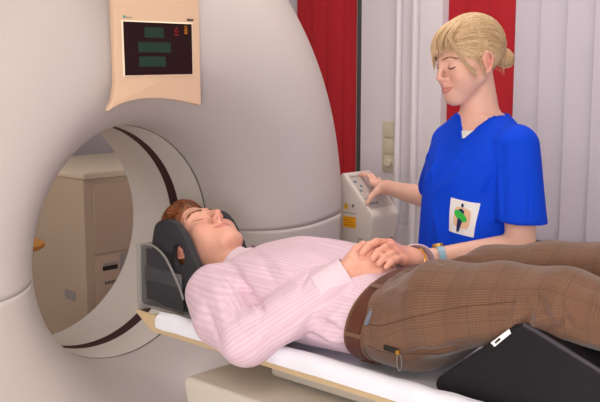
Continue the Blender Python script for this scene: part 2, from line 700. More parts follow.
# ------------------------------------------------------------------ materials
MT = {}
MT['gantry'] = mat('gantry_plastic', (202, 193, 190), .42, bump=.03, bscale=500)
MT['liner'] = mat('liner_plastic', (214, 205, 198), .38)
MT['strip'] = mat('scan_window', (58, 20, 20), .55, spec=.25)
MT['bezel'] = mat('beige_bezel', (224, 190, 160), .42)
MT['bezel_lip'] = mat('pale_bezel_lip', (240, 214, 186), .4)
MT['screen'] = mat('dark_screen', (38, 16, 20), .3, spec=.2)
MT['readout'] = mat('green_readout', (18, 50, 36), .4, emit=(20, 110, 62), estr=.02)
MT['red_icon'] = mat('red_icon', (110, 12, 14), .4, emit=(190, 10, 10), estr=.35)
MT['amber_icon'] = mat('amber_icon', (150, 90, 0), .4, emit=(220, 130, 0), estr=.35)
MT['teal'] = mat('teal_print', (60, 160, 150), .5)
MT['print'] = mat('grey_print', (110, 100, 100), .5)
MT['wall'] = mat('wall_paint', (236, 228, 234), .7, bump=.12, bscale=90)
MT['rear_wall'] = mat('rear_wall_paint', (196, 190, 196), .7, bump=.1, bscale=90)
MT['floor'] = mat('vinyl_floor', (222, 214, 206), .45, var=.08, vscale=30)
MT['ceiling'] = mat('ceiling_paint', (238, 234, 230), .8)
MT['pipe'] = mat('white_enamel', (232, 226, 230), .3)
MT['beige_plastic'] = mat('beige_switch_plastic', (214, 202, 178), .4)
MT['red_slat'] = mat('red_blind_fabric', (188, 20, 36), .75, bump=.15, bscale=700)
MT['white_slat'] = mat('white_blind_fabric', (210, 202, 214), .8, bump=.15, bscale=700)
MT['frame_dark'] = mat('dark_window_frame', (70, 72, 74), .45)
MT['chain'] = mat('bead_chain', (206, 196, 190), .4)
MT['chain_dark'] = mat('grey_chain', (120, 116, 116), .4)
MT['rail'] = mat('white_rail', (200, 200, 198), .4)
MT['glass'] = mat('window_glass', (225, 235, 240), .05, trans=1.0)
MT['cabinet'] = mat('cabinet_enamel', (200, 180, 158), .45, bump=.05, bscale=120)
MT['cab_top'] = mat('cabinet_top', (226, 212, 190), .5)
MT['cab_door'] = mat('cabinet_door', (202, 178, 156), .45)
MT['black'] = mat('black_plastic', (24, 22, 22), .4)
MT['grey_label'] = mat('grey_label', (164, 158, 156), .5, var=.2, vscale=120)
MT['steel'] = mat('steel', (180, 180, 178), .3, metal=.9)
MT['gold'] = mat('gold', (220, 168, 80), .25, metal=.9)
MT['wood'] = mat('orange_wood', (226, 156, 62), .4, var=.15, vscale=20)
MT['table'] = mat('couch_beige', (216, 190, 150), .45)
MT['pedestal'] = mat('couch_pedestal', (206, 198, 186), .42, bump=.03, bscale=400)
MT['paper'] = mat('white_paper', (236, 236, 246), .8, bump=.12, bscale=60)
MT['foam'] = mat('charcoal_foam', (46, 45, 50), .75, bump=.2, bscale=900)
MT['foam_in'] = mat('black_foam', (16, 15, 18), .85)
MT['acrylic'] = mat('smoky_acrylic', (84, 84, 90), .2, alpha=.36, spec=.6)
MT['acrylic_edge'] = mat('clear_acrylic_edge', (176, 172, 168), .25, alpha=.55)
MT['vinyl'] = mat('black_vinyl', (22, 20, 25), .5, bump=.35, bscale=260, spec=.35)
MT['vinyl_pipe'] = mat('vinyl_seam', (62, 58, 64), .55)
MT['white'] = mat('white_print', (240, 240, 240), .6)
MT['ink'] = mat('dark_ink', (24, 24, 26), .6)
MT['console'] = mat('console_plastic', (216, 206, 198), .4)
MT['console_face'] = mat('console_panel', (188, 176, 172), .45)
MT['btn'] = mat('blue_button', (110, 130, 150), .4)
MT['btn_light'] = mat('pale_button', (206, 198, 196), .4)
MT['yellow'] = mat('yellow_label', (240, 186, 30), .5)
MT['orange'] = mat('orange_label', (244, 170, 20), .5)
MT['lamp'] = mat('lamp_diffuser', (255, 250, 240), .5, emit=(255, 244, 228), estr=4)

# ------------------------------------------------------------------ room
XW0, XW1, YW, YS, HC = -2.25, 4.4, 1.60, -3.4, 2.75
structure(box('floor', (XW0 - .1, YS - .1, -.1), (XW1 + .1, YW + .35, 0), MT['floor']))
structure(box('ceiling', (XW0 - .1, YS - .1, HC), (XW1 + .1, YW + .35, HC + .1), MT['ceiling']))
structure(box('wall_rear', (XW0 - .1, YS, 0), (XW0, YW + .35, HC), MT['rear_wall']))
structure(box('wall_front', (XW1, YS, 0), (XW1 + .1, YW + .35, HC), MT['ceiling']))
structure(box('wall_left', (XW0, YS - .1, 0), (XW1, YS, HC), MT['ceiling']))
# window wall with two openings either side of a pier
W1, W2, ZS, ZL = (-1.75, -.362), (.076, 2.6), .895, 2.5
bm = box_bm((XW0, YW, 0), (XW1, YW + .3, ZS))
box_bm((XW0, YW, ZL), (XW1, YW + .3, HC), bm=bm)
box_bm((XW0, YW, ZS), (W1[0], YW + .3, ZL), bm=bm)
box_bm((W1[1], YW, ZS), (W2[0], YW + .3, ZL), .004, bm=bm)
box_bm((W2[1], YW, ZS), (XW1, YW + .3, ZL), bm=bm)
structure(bmo('wall_right', bm, MT['wall'], origin=(0, YW, 0)))
for i, (a, b) in enumerate((W1, W2)):
    r = structure(bpy.data.objects.new('window_%d' % (i + 1), None))
    COL.objects.link(r)
    r.location = ((a + b) / 2, YW + .22, ZS)
    ORG[r.name] = Vector(r.location)
    bm = box_bm((a, YW + .18, ZS), (a + .06, YW + .24, ZL), .004)
    box_bm((b - .06, YW + .18, ZS), (b, YW + .24, ZL), .004, bm=bm)
    box_bm((a, YW + .18, ZS), (b, YW + .24, ZS + .06), .004, bm=bm)
    box_bm((a, YW + .18, ZL - .06), (b, YW + .24, ZL), .004, bm=bm)
    bmo('window_frame', bm, MT['frame_dark'], r)
    box('pane', (a + .06, YW + .205, ZS + .06), (b - .06, YW + .212, ZL - .06), MT['glass'], r)
structure(box('trim_1', (W1[1] - .034, YW + .012, ZS + .02), (W1[1] - .002, YW + .075, ZL), MT['frame_dark'], bv=.003))
for i, (a, b) in enumerate((W1, W2)):
    structure(box('trim_%d' % (i + 2), (a - .03, YW - .06, ZS - .03), (b + .03 if i else b - .004, YW + .2, ZS), MT['wall'], bv=.006))
structure(box('baseboard_right', (.1, YW - .015, 0), (XW1, YW, .09), MT['rail'], bv=.003))

# vertical blinds
YB = YW + .055

def slat_arrays(x, w, z0, z1, tilt):
    V, Fc = [], []
    n = 8
    for zi in (z0, z1):
        for side in (1, -1):
            for k in range(n + 1):
                u = (k / n - .5) * w
                bow = .006 * (1 - (2 * k / n - 1) ** 2) + side * .0006
                V.append((x + u * math.cos(tilt) - bow * math.sin(tilt), YB + u * math.sin(tilt) - bow * math.cos(tilt), zi))
    m = n + 1
    for k in range(n):
        Fc += [(k, k + 1, 2 * m + k + 1, 2 * m + k), (m + k + 1, m + k, 3 * m + k, 3 * m + k + 1)]
        Fc += [(k + 1, k, m + k, m + k + 1), (2 * m + k, 2 * m + k + 1, 3 * m + k + 1, 3 * m + k)]
    Fc += [(0, 2 * m, 3 * m, m), (n, m + n, 3 * m + n, 2 * m + n)]
    return V, Fc

def blind(xs, w, tilt, m, label, z0, chain=False, hem=None):
    x0, x1 = min(xs) - w / 2, max(xs) + w / 2
    r = empty('vertical_blind', ((x0 + x1) / 2, YB, z0), label, 'blind', 'vertical blinds at the windows')
    box('head_rail', (x0, YB - .02, ZL - .06), (x1, YB + .02, ZL - .02), MT['rail'], r, bv=.003)
    for x in xs:
        V, Fc = slat_arrays(x, w, z0, ZL - .06, tilt + random.uniform(-.05, .05))
        mk('slat', V, Fc, m, r)
    if chain:
        for xc, mm in ((-.410, MT['chain']), (-.394, MT['chain_dark'])):
            bm = bmesh.new()
            z = z0 + .1
            while z < ZL - .07:
                s = bmesh.ops.create_icosphere(bm, subdivisions=1, radius=.0042)
                bmesh.ops.translate(bm, vec=(xc, YB - .024, z), verts=s['verts'])
                z += .0115
            V, Fc = tube_arrays([(xc, YB - .024, z0 + .1), (xc, YB - .024, ZL - .06)], .0016, 5)
            vs = [bm.verts.new(v) for v in V]
            for f in Fc:
                bm.faces.new([vs[i] for i in f])
            bmo('bead_chain', bm, mm, r)
    return r

blind([-1.62 + .108 * k for k in range(8)], .127, .30, MT['white_slat'],
      'pale grey vertical blind sliver between scanner rim and red blind', ZS + .02)
blind([-.742 + .1 * k for k in range(4)], .118, .22, MT['red_slat'],
      'red vertical blind beside the scanner with bead chains', ZS + .02, chain=True)
blind([.136 + .1 * k for k in range(3)], .118, .20, MT['red_slat'],
      'red vertical blind right behind the blonde woman\'s head', ZS + .003)
blind([.460 + .112 * k for k in range(18)], .127, .26, MT['white_slat'],
      'white vertical blind at the right behind the blue scrubs', ZS + .003)

# heating pipes on the pier
def pipe(x, r, elbow, label):
    root = empty('heating_pipe', (x, YW - .04, 0), label, 'pipe', 'heating pipes on the pier')
    if elbow:
        pts = [(x, YW - .04, HC - .001), (x, YW - .04, 1.02)]
        tube('pipe_run', pts, r, MT['pipe'], root, 14)
        low = spline([(x, YW - .04, 1.02), (x - .002, YW - .04, .94), (x - .02, YW - .04, .875), (x - .06, YW - .04, .835),
                      (x - .14, YW - .04, .82)], 6)
        tube('pipe_elbow', low, r * 1.25, MT['pipe'], root, 14)
    else:
        tube('pipe_run', [(x, YW - .04, HC - .001), (x, YW - .04, .001)], r, MT['pipe'], root, 14)
    for z in (1.04, 2.3):
        lathe('pipe_collar', [(r, -.014), (r * 1.35, -.012), (r * 1.35, .012), (r, .014)], (x, YW - .04, z), 'z', MT['pipe'], root, 20)
        box('wall_clip', (x - .008, YW - .04, z + .03), (x + .008, YW, z + .05), MT['pipe'], root, bv=.002)
pipe(-.120, .0145, True, 'left heating pipe beside the light switches, bending at the bottom')
pipe(-.033, .0160, False, 'right heating pipe nearer the woman, straight to the floor')

# triple switch plate
sx, sz = -.186, 1.234
sw = empty('light_switch', (sx, YW, sz - .112), 'beige three gang light switch with round dimmer on white wall', 'switch')
box('switch_frame', (sx - .041, YW - .010, sz - .112), (sx + .041, YW, sz + .112), MT['beige_plastic'], sw, bv=.004)
for k in (0, 1):
    zc = sz + .071 - .071 * k
    box('rocker', (sx - .028, YW - .016, zc - .028), (sx + .028, YW - .008, zc + .028), MT['beige_plastic'], sw, bv=.003)
box('dimmer_plate', (sx - .028, YW - .013, sz - .099), (sx + .028, YW - .008, sz - .043), MT['beige_plastic'], sw, bv=.002)
lathe('dimmer_knob', [(.019, 0), (.018, -.012), (.015, -.015), (0, -.015)], (sx, YW - .012, sz - .071), 'y', MT['beige_plastic'], sw, 28)

# ceiling lamps
def ceiling_lamp(x, y, power, lab, sx=.62, sy=.62, col=(1, .95, .91)):
    r = empty('ceiling_lamp', (x, y, HC - .06), lab, 'ceiling light', 'ceiling lamps')
    bm = box_bm((x - sx, y - sy, HC - .06), (x + sx, y - sy + .03, HC))
    box_bm((x - sx, y + sy - .03, HC - .06), (x + sx, y + sy, HC), bm=bm)
    box_bm((x - sx, y - sy, HC - .06), (x - sx + .03, y + sy, HC), bm=bm)
    box_bm((x + sx - .03, y - sy, HC - .06), (x + sx, y + sy, HC), bm=bm)
    bmo('lamp_frame', bm, MT['rail'], r)
    box('diffuser', (x - sx + .03, y - sy + .03, HC - .03), (x + sx - .03, y + sy - .03, HC - .02), MT['lamp'], r)
    L = bpy.data.lights.new('lamp_light', 'AREA')
    L.shape = 'RECTANGLE'
    L.size, L.size_y = 2 * sx - .08, 2 * sy - .08
    L.energy = power
    L.color = col
    o = bpy.data.objects.new('lamp_light', L)
    COL.objects.link(o)
    o.parent = r
    o.location = (0, 0, .02)
ceiling_lamp(1.5, -1.9, 9, 'square ceiling lamp over the near side of the couch')
ceiling_lamp(3.3, -1.2, 5, 'square ceiling lamp behind the viewpoint')
ceiling_lamp(.75, .62, 16, 'square ceiling lamp above the nurse', .4, .4)
ceiling_lamp(-1.55, -.6, 16, 'square ceiling lamp behind the scanner', .45, .45)

# added windows, unseen behind the viewpoint; their area lights give frontal fill
def fill_window(n, along, a, b, wall, power, size, loc, rot):
    r = structure(bpy.data.objects.new('window_%d' % n, None))  # invented window, built around its fill lamp
    COL.objects.link(r)
    r.location = ((a + b) / 2, YS, .08) if along == 'x' else (XW1, (a + b) / 2, .08)
    ORG[r.name] = Vector(r.location)
    def bar(u0, u1, z0, z1, d0, d1, bm=None):
        if along == 'x':
            return box_bm((u0, YS + d0, z0), (u1, YS + d1, z1), .004, bm=bm)
        return box_bm((XW1 - d1, u0, z0), (XW1 - d0, u1, z1), .004, bm=bm)
    bm = bar(a, b, .08, .16, 0, .05)
    bar(a, b, 2.58, 2.66, 0, .05, bm)
    for k in range(5):
        u = a + (b - a - .08) * k / 4
        bar(u, u + .08, .08, 2.66, 0, .05, bm)
    bmo('window_frame', bm, MT['rail'], r)
    bmo('pane', bar(a + .08, b - .08, .16, 2.58, .004, .012), MT['glass'], r)
    L = bpy.data.lights.new('fill_light', 'AREA')  # added fill lamp just inside the invented pane
    L.shape = 'RECTANGLE'
    L.size, L.size_y = size, 2.4
    L.energy = power
    L.color = (1, .965, .95)
    o = bpy.data.objects.new('fill_light', L)
    COL.objects.link(o)
    o.location = loc
    o.rotation_euler = rot
fill_window(3, 'y', -3.3, -.7, XW1, 26, 2.4, (XW1 - .06, -2.0, 1.30), (math.radians(90), 0, math.radians(90)))
fill_window(4, 'x', 1.7, 4.3, YS, 26, 2.4, (3.0, YS + .06, 1.30), (math.radians(90), 0, 0))

# the photographer's diffused flash, beside the viewpoint
L = bpy.data.lights.new('flash_light', 'AREA')
L.shape = 'DISK'
L.size = .8
L.energy = 62
L.color = (1, .94, .92)
o = bpy.data.objects.new('flash_light', L)
COL.objects.link(o)
o.location = (2.62, -2.20, 1.50)
o.rotation_euler = (Vector((.5, .1, 1.0)) - o.location).to_track_quat('-Z', 'Y').to_euler()

# ------------------------------------------------------------------ CT scanner
ZC = 1.045
PROF = [(0, .3625), (.03, .363), (.06, .3645), (.10, .3695), (.15, .385), (.20, .413), (.245, .450), (.28, .495), (.298, .545),
        (.303, .60), (.293, .67), (.262, .745), (.20, .815), (.10, .913), (0, .985), (-.10, 1.03), (-.25, 1.052),
        (-.36, 1.04), (-.44, .99), (-.482, .90), (-.490, .70), (-.488, .50), (-.482, .44), (-.470, .408), (-.455, .394)]
PR = spline(PROF, 4)
zs_f = hermite([-1.4, -.56, -.38, 0, .42, .70, .95, 1.4], [.985, 1.010, 1.030, 1.042, 1.053, 1.080, 1.072, 1.065])

def kscale(th):
    s = math.sin(th)
    if s >= 0:
        return 1 + .30 * s
    c = abs(math.cos(th)); s = -s
    n = 5.0
    R = ((c / 1.06) ** n + (s / 1.0) ** n) ** (-1 / n)
    return (R - .545) / .515

def cover(a0, a1, upper, N=120):
    V, Fc = [], []
    for X, R in PR:
        zz = float(zs_f(np.array(R))), float(zs_f(np.array(-R)))
        g = .0009
        ar = math.asin(max(-.6, min(.6, (zz[0] - ZC) / R)))
        al = math.asin(max(-.6, min(.6, (zz[1] - ZC) / R)))
        if upper:
            t0, t1 = ar + g / R, PI - al - g / R
        else:
            t0, t1 = PI - al + g / R, 2 * PI + ar - g / R
        for k in range(N + 1):
            th = t0 + (t1 - t0) * k / N
            r = R if R <= .545 else .545 + (R - .545) * kscale(th)
            V.append((X, r * math.cos(th), ZC + r * math.sin(th)))
    n = N + 1
    for i in range(len(PR) - 1):
        for k in range(N):
            Fc.append((i * n + k, i * n + k + 1, (i + 1) * n + k + 1, (i + 1) * n + k))
    return V, Fc

gan = empty('ct_scanner', (-.2, 0, 0), 'large grey-white CT scanner ring with round bore around the man\'s head', 'CT scanner')
for nm, upr in (('upper_cover', True), ('lower_cover', False)):
    V, Fc = cover(0, 0, upr)
    o = mk(nm, V, Fc, MT['gantry'], gan, smooth='full')
    so = o.modifiers.new('thickness', 'SOLIDIFY')
    so.thickness = .012
    so.offset = -1
    # make sure the skin grows inward
    me = o.data
    c = Vector((-.25, 0, 0))
    f = max(me.polygons, key=lambda p: p.center.x)
    if f.normal.x < 0:
        me.flip_normals()
box('base_plinth', (-.44, -.9, 0), (.1, .9, .055), MT['frame_dark'], gan, bv=.01)

def ring(name, prof, m, N=160):
    V, Fc = [], []
    n = len(prof)
    for k in range(N):
        a = 2 * PI * k / N
        for X, R in prof:
            V.append((X, R * math.cos(a), ZC + R * math.sin(a)))
    for k in range(N):
        k2 = (k + 1) % N
        for i in range(n):
            i2 = (i + 1) % n
            Fc.append((k * n + i, k * n + i2, k2 * n + i2, k2 * n + i))
    bm = bmesh.new()
    vs = [bm.verts.new(v) for v in V]
    for f in Fc:
        bm.faces.new([vs[i] for i in f])
    return bmo(name, bm, m, gan)
ring('bore_liner', [(-.003, .3615), (-.006, .3605), (-.138, .3605), (-.138, .375), (-.003, .375)], MT['liner'])
ring('scan_window', [(-.138, .3612), (-.187, .3612), (-.187, .374), (-.138, .374)], MT['strip'])
ring('bore_liner', [(-.187, .3605), (-.26, .366), (-.36, .379), (-.45, .3935), (-.45, .40), (-.36, .392), (-.187, .375)], MT['liner'])
ring('bore_seam', [(-.0035, .3613), (-.0005, .3626), (-.0005, .372), (-.0035, .372)], MT['frame_dark'])

# display above the bore
dp_pts = [(-.226, 1.90), (-.2265, 1.743), (-.225, 1.591), (-.2245, 1.539), (-.2345, 1.493), (-.251, 1.466)]
arc = spline([(-.251, 1.466), (-.225, 1.478), (-.197, 1.487), (-.155, 1.494), (-.115, 1.496), (-.047, 1.492), (.024, 1.480), (.064, 1.472)], 4)
dp_pts += [tuple(q) for q in arc[1:]] + [(.0625, 1.593), (.062, 1.758), (.062, 1.90)]
dpl = prism('display_panel', dp_pts, 'x', .312, .33, MT['bezel'], gan, bv=.005, seg=3)
box('panel_mount', (.20, -.195, 1.52), (.314, .035, 1.86), MT['gantry'], gan, bv=.01)
xs_ = .3305
scr = [(-.2, 1.696), (.032, 1.697), (.033, 1.560), (-.198, 1.557)]
lipo = [(-.204, 1.700), (.037, 1.701), (.039, 1.555), (-.202, 1.552)]
bm = bmesh.new()
for A_, B_ in (((0, 1), 0), ((1, 2), 0), ((2, 3), 0), ((3, 0), 0)):
    i, j = A_
    bm.faces.new([bm.verts.new((xs_ + dx, *p)) for p, dx in ((lipo[i], 0), (lipo[j], 0), (scr[j], .0035), (scr[i], .0035))])
    bm.faces.new([bm.verts.new((xs_ + dx, *p)) for p, dx in ((scr[i], .0035), (scr[j], .0035), (scr[j], -.004), (scr[i], -.004))])
bmesh.ops.remove_doubles(bm, verts=bm.verts, dist=1e-5)
bmo('screen_bezel', bm, MT['bezel_lip'], dpl)
prism('screen', scr, 'x', .3285, .3315, MT['screen'], dpl)
xi = .3315
for y0, z1, y1, z0 in ((-.130, 1.684, -.067, 1.657), (-.152, 1.645, -.043, 1.618), (-.150, 1.607, -.062, 1.580)):
    box('green_readout', (xi, y0, z0), (xi + .0012, y1, z1), MT['readout'], dpl)
bm = bmesh.new()
def tri_bm(bm, pts, x):
    bm.faces.new([bm.verts.new((x, *p)) for p in pts])
def rect_bm(bm, y0, z0, y1, z1, x):
    tri_bm(bm, [(y0, z0), (y1, z0), (y1, z1), (y0, z1)], x)
c_, r_ = (-.0225, 1.678), .0095
for k in range(3):
    a0, a1 = PI / 2 + k * 2 * PI / 3, PI / 2 + (k + 1) * 2 * PI / 3
    o0 = (c_[0] + r_ * math.cos(a0), c_[1] + r_ * math.sin(a0)); o1 = (c_[0] + r_ * math.cos(a1), c_[1] + r_ * math.sin(a1))
    i0 = (c_[0] + .6 * r_ * math.cos(a0), c_[1] + .6 * r_ * math.sin(a0)); i1 = (c_[0] + .6 * r_ * math.cos(a1), c_[1] + .6 * r_ * math.sin(a1))
    tri_bm(bm, [o0, o1, i1, i0], xi + .001)
rect_bm(bm, -.031, 1.665, -.014, 1.6685, xi + .001)
bmo('red_warning_icon', bm, MT['red_icon'], dpl)
bm = bmesh.new()
for z in (1.6695, 1.6765):
    rect_bm(bm, .005, z, .016, z + .0045, xi + .001)
for k in range(10):
    a0, a1 = 2 * PI * k / 10, 2 * PI * (k + 1) / 10
    q = [(.0105 + r * math.cos(a), 1.687 + r * math.sin(a)) for r, a in ((.0055, a0), (.0055, a1), (.0032, a1), (.0032, a0))]
    tri_bm(bm, q, xi + .001)
bmo('amber_status_icon', bm, MT['amber_icon'], dpl)
lathe('round_emblem', [(0, .0008), (.0038, .0008), (.0038, 0), (0, 0)], (xs_, -.1935, 1.7085), 'x', MT['teal'], dpl, 14)
bm = bmesh.new()
for k in range(5):
    rect_bm(bm, -.187 + k * .0035, 1.7055, -.1848 + k * .0035, 1.7085, xs_ + .0006)
bmo('emblem_lettering', bm, MT['print'], dpl)
bm = bmesh.new()
for k in range(6):
    rect_bm(bm, .016 + k * .004, 1.7055, .0192 + k * .004, 1.7115, xs_ + .0006)
bmo('corner_lettering', bm, MT['ink'], dpl)

# ------------------------------------------------------------------ control console beside the scanner
cy0, cy1 = .845, .995
con = empty('control_console', (.24, .9, 0), 'pale slanted control console with yellow warning stickers under the woman\'s hand', 'control panel')
cp = [(.172, .03), (.172, 1.192), (.178, 1.203), (.192, 1.206), (.318, 1.075), (.326, 1.062), (.324, 1.045), (.300, .93), (.285, .60), (.28, .03)]
prism('housing', cp, 'y', cy0, cy1, MT['console'], con, bv=.006, seg=3)
box('foot', (.15, cy0 - .03, 0), (.32, cy1 + .03, .035), MT['frame_dark'], con, bv=.008)
n_ = unit((.131, .126)); d_ = unit((.126, -.131))
def con_pt(t, h):
    return (.192 + d_[0] * t + n_[0] * h, 1.206 + d_[1] * t + n_[1] * h)
pts = [con_pt(.012, .0006), con_pt(.166, .0006), con_pt(.166, .002), con_pt(.012, .002)]
panel = prism('control_panel', pts, 'y', cy0 + .012, cy1 - .012, MT['console_face'], con, bv=.0006)
for t, ya, w, mm in ((.045, .868, .016, 'btn'), (.066, .884, .010, 'btn'), (.086, .868, .010, 'btn'), (.105, .884, .010, 'btn_light'), (.125, .866, .010, 'btn'),
                     (.145, .876, .008, 'btn'), (.145, .892, .008, 'btn'), (.145, .908, .008, 'btn'), (.145, .924, .008, 'btn_light')):
    pts = [con_pt(t - .005, .0018), con_pt(t + .005, .0018), con_pt(t + .005, .004), con_pt(t - .005, .004)]
    prism('button', pts, 'y', ya - w / 2, ya + w / 2, MT[mm], panel, bv=.0008)
bm = bmesh.new()
for k in range(7):
    p0, p1 = con_pt(.020, .0024), con_pt(.024, .0024)
    y = .862 + k * .009
    bm.faces.new([bm.verts.new(v) for v in ((p0[0], y, p0[1]), (p0[0], y + .006, p0[1]), (p1[0], y + .006, p1[1]), (p1[0], y, p1[1]))])
bmo('panel_lettering', bm, MT['print'], panel)
yl = cy0 - .0008
def con_decal(name, polys, m):
    bm = bmesh.new()
    for pl_ in polys:
        bm.faces.new([bm.verts.new((p[0], yl - (p[2] if len(p) > 2 else 0), p[1])) for p in pl_])
    return bmo(name, bm, m, con)
con_decal('triangle_warning_label', [[(.190, 1.078), (.217, 1.078), (.2035, 1.104)]], MT['yellow'])
con_decal('warning_symbol', [[(.2020, 1.087, .0006), (.2050, 1.087, .0006), (.2052, 1.097, .0006), (.2018, 1.097, .0006)],
                             [(.2022, 1.082, .0006), (.2048, 1.082, .0006), (.2048, 1.085, .0006), (.2022, 1.085, .0006)]], MT['ink'])
con_decal('round_mark', [[(.236 + .006 * math.cos(a), 1.092 + .006 * math.sin(a)) for a in np.linspace(0, 2 * PI, 13)[:-1]]], MT['print'])
con_decal('caption_line', [[(.188 + k * .009, 1.063), (.1945 + k * .009, 1.063), (.1945 + k * .009, 1.066), (.188 + k * .009, 1.066)] for k in range(7)], MT['print'])
con_decal('orange_label', [[(.190, 1.012), (.250, 1.012), (.250, 1.052), (.190, 1.052)]], MT['orange'])
con_decal('orange_label_text', [[(.196 + .012 * (k % 2), 1.0205 + k * .0085, .0006), (.243 - .006 * (k % 3), 1.0205 + k * .0085, .0006),
                                 (.243 - .006 * (k % 3), 1.0225 + k * .0085, .0006), (.196 + .012 * (k % 2), 1.0225 + k * .0085, .0006)] for k in range(4)],
          mat('label_text', (196, 120, 10), .6))
con_decal('square_mark', [[(.262, .96), (.280, .96), (.280, .962), (.262, .962)], [(.262, .976), (.280, .976), (.280, .978), (.262, .978)],
                          [(.262, .96), (.264, .96), (.264, .978), (.262, .978)], [(.278, .96), (.280, .96), (.280, .978), (.278, .978)]], MT['ink'])
bm = box_bm((.3050, cy0 + .030, .966), (.3095, cy1 - .012, .9695))
bmo('slot_line', bm, MT['ink'], con)

# ------------------------------------------------------------------ cabinet behind the scanner
cx, cyn, ct = -1.30, .736, 1.100
cab = empty('cabinet', (cx - .35, cyn + .4, 0), 'beige metal cabinet seen through the scanner bore', 'cabinet')
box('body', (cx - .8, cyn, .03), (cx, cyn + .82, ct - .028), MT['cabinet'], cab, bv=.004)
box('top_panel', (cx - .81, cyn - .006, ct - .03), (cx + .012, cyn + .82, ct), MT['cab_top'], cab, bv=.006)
box('plinth', (cx - .78, cyn + .02, 0), (cx - .03, cyn + .8, .035), MT['frame_dark'], cab)
door = box('door', (cx, cyn + .045, .715), (cx + .012, cyn + .44, 1.045), MT['cab_door'], cab, bv=.003)
box('door_handle', (cx + .012, cyn + .315, .905), (cx + .022, cyn + .352, .940), MT['steel'], door, bv=.003)
box('lock', (cx + .021, cyn + .328, .912), (cx + .026, cyn + .342, .930), MT['black'], door, bv=.002)
box('door_label', (cx + .012, cyn + .285, 1.020), (cx + .0135, cyn + .325, 1.036), MT['grey_label'], door)
dr = box('lower_panel', (cx, cyn + .045, .10), (cx + .010, cyn + .44, .705), MT['cab_door'], cab, bv=.003)
box('handle_slot', (cx + .010, cyn + .085, .628), (cx + .0125, cyn + .170, .650), MT['black'], dr, bv=.001)
box('slot_label', (cx + .010, cyn + .092, .652), (cx + .0115, cyn + .175, .664), MT['grey_label'], dr)
box('type_label', (cx + .010, cyn + .185, .610), (cx + .0115, cyn + .285, .705 - .006), MT['grey_label'], dr)
bm = bmesh.new()
for k in range(9):
    rect_bm(bm, cyn + .095 + k * .018, .560, cyn + .108 + k * .018, .576, cx + .0108)
bmo('panel_lettering', bm, MT['print'], dr)
box('side_sticker', (cx - .185, cyn - .0015, .478), (cx - .095, cyn, .525), MT['grey_label'], cab)
for qx, qz in ((-.25, .80), (-.14, .86), (-.2, .70)):
    bm = bmesh.new()
    s = bmesh.ops.create_uvsphere(bm, u_segments=10, v_segments=6, radius=.005)
    bmesh.ops.scale(bm, vec=(1, .4, 1), verts=s['verts'])
    bmesh.ops.translate(bm, vec=(cx + qx, cyn, qz), verts=s['verts'])
    bmo('screw', bm, MT['cabinet'], cab)

# wooden stool next to the cabinet
stx, sty, stz = -1.32, .345, .825
stl = empty('wooden_stool', (stx, sty, 0), 'orange wooden stool whose rim shows at the left of the bore', 'stool')
lathe('seat', [(0, -.03), (.15, -.03), (.165, -.02), (.165, -.006), (.155, 0), (0, 0)], (stx, sty, stz), 'z', MT['wood'], stl, 40)
for k in range(4):
    a = PI / 4 + k * PI / 2
    tube('leg', [(stx + .07 * math.cos(a), sty + .07 * math.sin(a), stz - .028), (stx + .12 * math.cos(a), sty + .12 * math.sin(a), .012)], .014, MT['wood'], stl)
V, Fc = tube_arrays([(stx + .102 * math.cos(a), sty + .102 * math.sin(a), .30) for a in np.linspace(0, 2 * PI, 33)], .007, 8)
mk('foot_ring', V, Fc, MT['steel'], stl)

# ------------------------------------------------------------------ patient couch
couch = empty('patient_couch', (1.5, 0, 0), 'beige patient couch board on a pale pedestal in front of the scanner', 'patient table')
sec = [(-.212, .935), (-.206, .937), (-.17, .915), (-.10, .905), (0, .902), (.10, .905), (.17, .915), (.206, .937), (.212, .935),
       (.205, .900), (.19, .886), (.10, .880), (0, .878), (-.10, .880), (-.19, .886), (-.205, .890)]
bm = bmesh.new()
def sect(x, w, dz0):
    return [bm.verts.new((x + (.0 if z > .9 else dz0), y * w, z)) for y, z in sec]
rows = [sect(.365, .985, .06), sect(.46, 1.0, .0), sect(1.4, 1.0, 0), sect(2.55, 1.0, 0)]
for a, b in zip(rows[:-1], rows[1:]):
    for i in range(len(a)):
        j = (i + 1) % len(a)
        bm.faces.new((a[i], a[j], b[j], b[i]))
bm.faces.new(rows[0]); bm.faces.new(rows[-1][::-1])
bmo('board', bm, MT['table'], couch)
box('carriage', (.80, -.13, .835), (2.4, .13, .884), MT['pedestal'], couch, bv=.01)
pp = [(.625, .815), (.64, .828), (2.45, .828), (2.45, .30), (.72, .30), (.655, .70)]
prism('pedestal', pp, 'y', -.262, .262, MT['pedestal'], couch, bv=.014, seg=4)
box('column', (.95, -.2, .06), (2.2, .2, .34), MT['pedestal'], couch, bv=.02)
box('floor_plate', (.85, -.26, 0), (2.4, .26, .06), MT['frame_dark'], couch, bv=.01)

